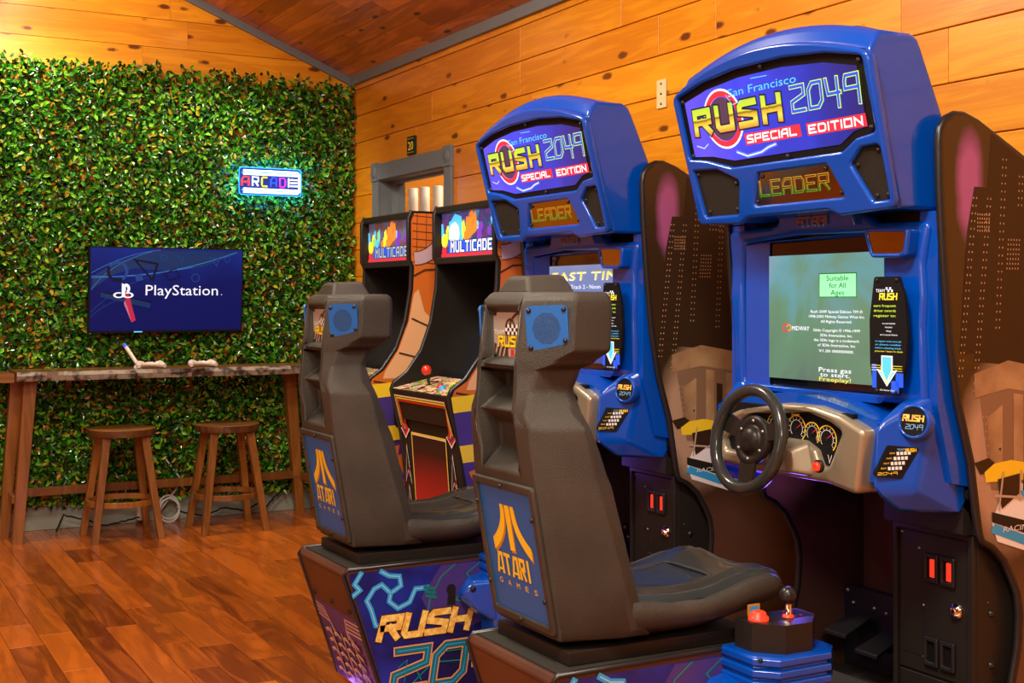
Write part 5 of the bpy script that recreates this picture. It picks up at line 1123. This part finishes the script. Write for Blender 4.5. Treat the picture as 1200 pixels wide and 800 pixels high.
screen1(cab1); screen2(cab2)

# ------------------------------------------------------------------ upright cabinets
ORG = V(2.2, 0, 0)
def make_upright(lit, label):
    root = thing('upright_cabinet', (2.2, 0, 0), label, 'arcade machine', 'upright multigame cabinets')
    FP = fr((0, 0, 0), (1, 0, 0), (0, 0, 1)); hw = .28
    curve = []
    prof = [(2.20,.02),(2.16,.60),(2.135,.80),(2.09,.985),(2.10,1.01),(2.16,1.05),(2.225,1.14),(2.27,1.26),(2.295,1.40),(2.30,1.50),(2.285,1.53),(2.285,1.71),(2.30,1.745),(3.02,1.745),(3.02,.02)]
    for sg in (-1, 1):
        q = MB(); a, b = (hw-.018, hw) if sg < 0 else (-hw, -hw+.018)
        q.prism(FP, prof, a, b, 'black'); sp = q.build('side_panel', root)
        e = MB(); e.tube([V(p[0], sg*(hw-.009), p[1]) for p in prof[:-2]], .0100, 'gunmetal', 6); e.build('edge_strip', sp)
        f = FP if sg < 0 else fr((0,0,0),(-1,0,0),(0,0,1))
        if sg < 0:
            f = fr((0, -hw, 0), (1, 0, 0), (0, 0, 1)); c = MB()
            c.poly(f, [(2.205,.03),(2.17,.60),(2.145,.80),(2.10,.985),(2.11,1.01),(2.165,1.045),(2.23,1.135),(2.28,1.26),(2.305,1.40),(2.31,1.50),(2.295,1.53),(2.295,1.70),(2.31,1.735),(3.01,1.735),(3.01,.03)][::-1], 'orange', .0008)
            c.poly(f, [(2.33,1.40),(2.36,1.30),(2.45,1.22),(3.0,1.2),(3.0,1.02),(2.16,1.01),(2.17,1.04),(2.235,1.135),(2.285,1.26),(2.308,1.38)], 'skinp', .0014)
            # brickwork lines and a curved band high on the panel
            for k in range(7): c.stroke(f, [(2.30,1.52+.034*k-(.04*(k%2)*0)),(2.62,1.50+.034*k)], .0035, 'brownp', .0016, False)
            for k in range(12): x0 = 2.32+.045*k; c.stroke(f, [(x0,1.52),(x0+.004,1.735)], .0025, 'brownp', .0017, False)
            pl = [(2.47+.0*k, 1.735-.0*k) if k == 0 else (2.31+.16*math.cos(R(9*k)), 1.735-.20*math.sin(R(9*k))) for k in range(11)]
            c.stroke(f, pl, .062, 'brownp', .0020, False); c.stroke(f, pl, .054, 'mauve', .0026, False)
            for pl in ([(2.31,1.46),(2.36,1.485),(2.44,1.49)], [(2.30,1.27),(2.38,1.235),(2.50,1.24)], [(2.24,1.12),(2.32,1.10),(2.42,1.13)], [(2.12,1.00),(2.2,.985),(2.34,1.0)]): c.stroke(f, pl, .008, 'brownp', .0026)
            # yellow and dark stripes with a blue plate
            c.poly(f, [(2.095,.985),(3.0,1.06),(3.0,1.00),(2.105,.925)][::-1], 'yellow', .003); c.poly(f, [(2.105,.925),(3.0,1.00),(3.0,.86),(2.13,.80)][::-1], 'purple', .003); c.poly(f, [(2.13,.80),(3.0,.86),(3.0,.80),(2.145,.735)][::-1], 'yellow', .003)
            c.prism(f, rounded([(2.215,.79),(2.50,.815),(2.50,1.005),(2.20,.985)], .03, 4), .0032, .0036, 'black'); c.poly(f, rounded([(2.228,.80),(2.49,.828),(2.49,.990),(2.212,.97)], .025, 4), 'cyanl', .0042); c.poly(f, rounded([(2.24,.812),(2.48,.84),(2.48,.978),(2.226,.958)], .02, 4), 'mauve', .0048)
            c.stroke(f, [(2.27,.83),(2.265,.93),(2.40,.94)], .03, 'cyanp', .0054)
            c.poly(f, [(2.145,.735),(3.0,.80),(3.0,.03),(2.21,.03),(2.17,.60)][::-1], 'purple', .0012)
            for k in range(5): c.poly(f, [(2.17+.05*k,.70-.03*k),(2.24+.05*k,.72-.03*k),(2.22+.05*k,.62-.06*k),(2.19+.05*k,.66-.03*k)][::-1], 'orange', .0018+.0003*k)
            for k in range(3): c.disc(f, 2.27+.06*k, .52-.1*k, .05, 'redp', .003+.0003*k, 14)
            c.build('side_print', sp)
    # back / top / inner shroud
    q = MB(); q.box((2.99, -.28, .02), (3.02, .28, 1.74), 'black'); q.box((2.31, -.28, 1.72), (3.0, .28, 1.74), 'black'); q.box((2.24, -.28, .02), (2.26, .28, .92), 'black')
    q.add([V(2.63,-.262,1.50), V(2.63,.262,1.50), V(2.36,.262,1.00), V(2.36,-.262,1.00)], [(0,1,2,3)], 'crtglass')
    q.box((2.30, -.262, 1.50), (2.65, .262, 1.51), 'black'); q.build('cabinet_body', root)
    q = MB(); q.add([V(2.12,-.262,.985), V(2.12,.262,.985), V(2.48,.262,1.06), V(2.48,-.262,1.06)], [(0,1,2,3)], 'deepblack'); q.build('screen_bezel', root)
    # marquee
    q = MB(); q.box((2.285, -.262, 1.50), (2.33, .262, 1.530), 'black'); q.box((2.285, -.262, 1.712), (2.33, .262, 1.742), 'black'); mqf = q.build('marquee_frame', root, bevel=.006)
    f = FX(2.318); q = MB(); ms = 'marqc' if lit else mat('marquee_dim', (.16, .06, .05), .4, var=(16, (.10,.12,.22), .4, .6), emit=(.1,.05,.1), es=.5)
    q.rect(f, -.275, 1.528, .275, 1.714, ms, 0); cols_ = ['eorange','eyel','ered','egreen','ecyan','epurple']
    r_ = random.Random(7)
    for k in range(26):
        x0 = -.26+.52*r_.random(); z0 = 1.60+.09*r_.random(); q.disc(f, x0, z0, .012+.016*r_.random(), r_.choice(cols_), .0006+.0001*k, r_.choice([5,6,8]), ry=.018+.022*r_.random())
    q.disc(f, -.23, 1.60, .03, 'eyel', .0035, 16); q.disc(f, -.235, 1.555, .022, 'ered', .0035, 10)
    q.poly(f, [(0-.035,1.62),(.0,1.60),(.035,1.62),(.03,1.69),(-.03,1.69)][::-1], 'eorange', .0036)
    if lit: q.disc(f, -.14, 1.625, .05, 'ewhite', .0030, 9); q.disc(f, -.12, 1.64, .07, 'ecyan', .0027, 7)
    q.rect(f, -.275, 1.528, .275, 1.545, 'ered', .0038); q.rect(f, -.19, 1.546, .262, 1.598, 'eblue', .0042)
    x0 = -.165
    for mt, sw_, of in (('edark', .0155, .0048), ('ewhite' if lit else 'egrey', .0088, .0054)): q.word(f, 'MULTICADE', x0, 1.553, .0275, .038, sw_, mt, of, .64, 0)
    q.build('marquee', mqf)
    # control panel
    q = MB(); 
    PA = [V(2.085,-.262,.985), V(2.085,.262,.985), V(2.30,.262,1.03), V(2.30,-.262,1.03)]
    q.hull(PA+[p+V(.03,0,-.12) for p in PA[:2]]+[p+V(0,0,-.15) for p in PA[2:]], 'black'); q.build('control_box', root, bevel=.004)
    FC_ = fr((2.085, 0, .9862), U, (.215, 0, .045)); q = MB(); q.rect(FC_, -.27, .006, .27, .214, 'ctrl', .0012); q.build('control_print', root)
    FD = fr((2.115, 0, .865), U, (-.03, 0, .12)); q = MB()
    for k, c_ in enumerate(('cream','yellow','orange')):
        q.stroke(FD, [(-.235+.014*k,-.03),(-.235+.014*k,.100-.010*k),(.235-.0*k+.0*k,.100-.010*k),(.245-.014*k,-.03)], .007, c_ if c_ != 'orange' else 'redp', .003, False)
    q.build('pinstripe', root)
    q = MB(); f = FC_; q.lathe(f, -.10, .10, [(.016,.0),(.012,.003),(.006,.004),(.006,.045)], 'black', 14); q.lathe(f, -.10, .10, [(.005,.043)]+[(.021*math.sin(R(a)), .062-.021*math.cos(R(a))) for a in range(20,180,16)], 'red', 20); js = q.build('joystick', root)
    for (s0, t0, c_) in ((.03,.09,'redp'),(.075,.075,'cyanp'),(.075,.125,'yellow'),(.12,.105,'greenp'),(.16,.13,'greenp'),(.175,.075,'white'),(.205,.10,'white')):
        q = MB(); q.lathe(f, s0, t0, [(.017,0),(.017,.006),(.012,.007),(.012,.012),(.009,.014)], c_, 18); q.build('push_button', root)
    # lower door
    FL_ = fr((2.16, 0, .36), U, (-.035, 0, .48)); q = MB(); q.add([V(2.19,-.262,.05), V(2.19,.262,.05), V(2.13,.262,.86), V(2.13,-.262,.86)], [(0,3,2,1)], 'black'); q.build('front_panel', root)
    FDr = fr((2.188, 0, .05), U, (-.06, 0, .81)); q = MB()
    q.rect(FDr, -.15, .10, .16, .755, 'redglow', .002)
    for k, c_ in enumerate(('cream','yellow')): q.stroke(FDr, [(-.155-.0*k,.10),(-.155,.760+.006*k),(.165,.760+.006*k),(.165,.10)], .007-.002*k, c_, .003+.0006*k, False)
    for s0 in (-.215, .215):
        for k in range(3):
            z0 = .63-.17*k; q.poly(FDr, [(s0-.03,z0-.08),(s0-.012,z0+.02),(s0,z0+.085),(s0+.012,z0+.02),(s0+.03,z0-.08),(s0,z0-.03)][::-1], 'white', .0022); q.poly(FDr, [(s0-.024,z0-.07),(s0-.009,z0+.02),(s0,z0+.070),(s0+.009,z0+.02),(s0+.024,z0-.07),(s0,z0-.022)][::-1], 'black', .0028); q.stroke(FDr, [(s0+.01,z0-.05),(s0+.022,z0-.01)], .005, 'redp', .0034)
        q.poly(FDr, [(s0-.045,.775),(s0-.02,.785),(s0,.825),(s0+.02,.785),(s0+.045,.775),(s0+.02,.755),(s0,.735),(s0-.02,.755)][::-1], 'white', .003); q.poly(FDr, [(s0-.035,.775),(s0,.815),(s0+.035,.775),(s0,.745)][::-1], 'redp', .0036); q.disc(FDr, s0, .775, .013, 'purple', .0042, 10); q.poly(FDr, [(s0-.006,.775),(s0+.006,.775),(s0,.805)], 'yellow', .0046)
    q.build('door_print', root)
    return root
up2 = make_upright(True, 'upright multigame cabinet with brightly lit marquee, standing behind the middle racing cabinet'); up2.location = (2.2, 4.59, 0)
up1 = make_upright(False, 'upright multigame cabinet with dimmer marquee, farthest arcade machine next to the leaf wall'); up1.location = (2.2, 5.40, 0)
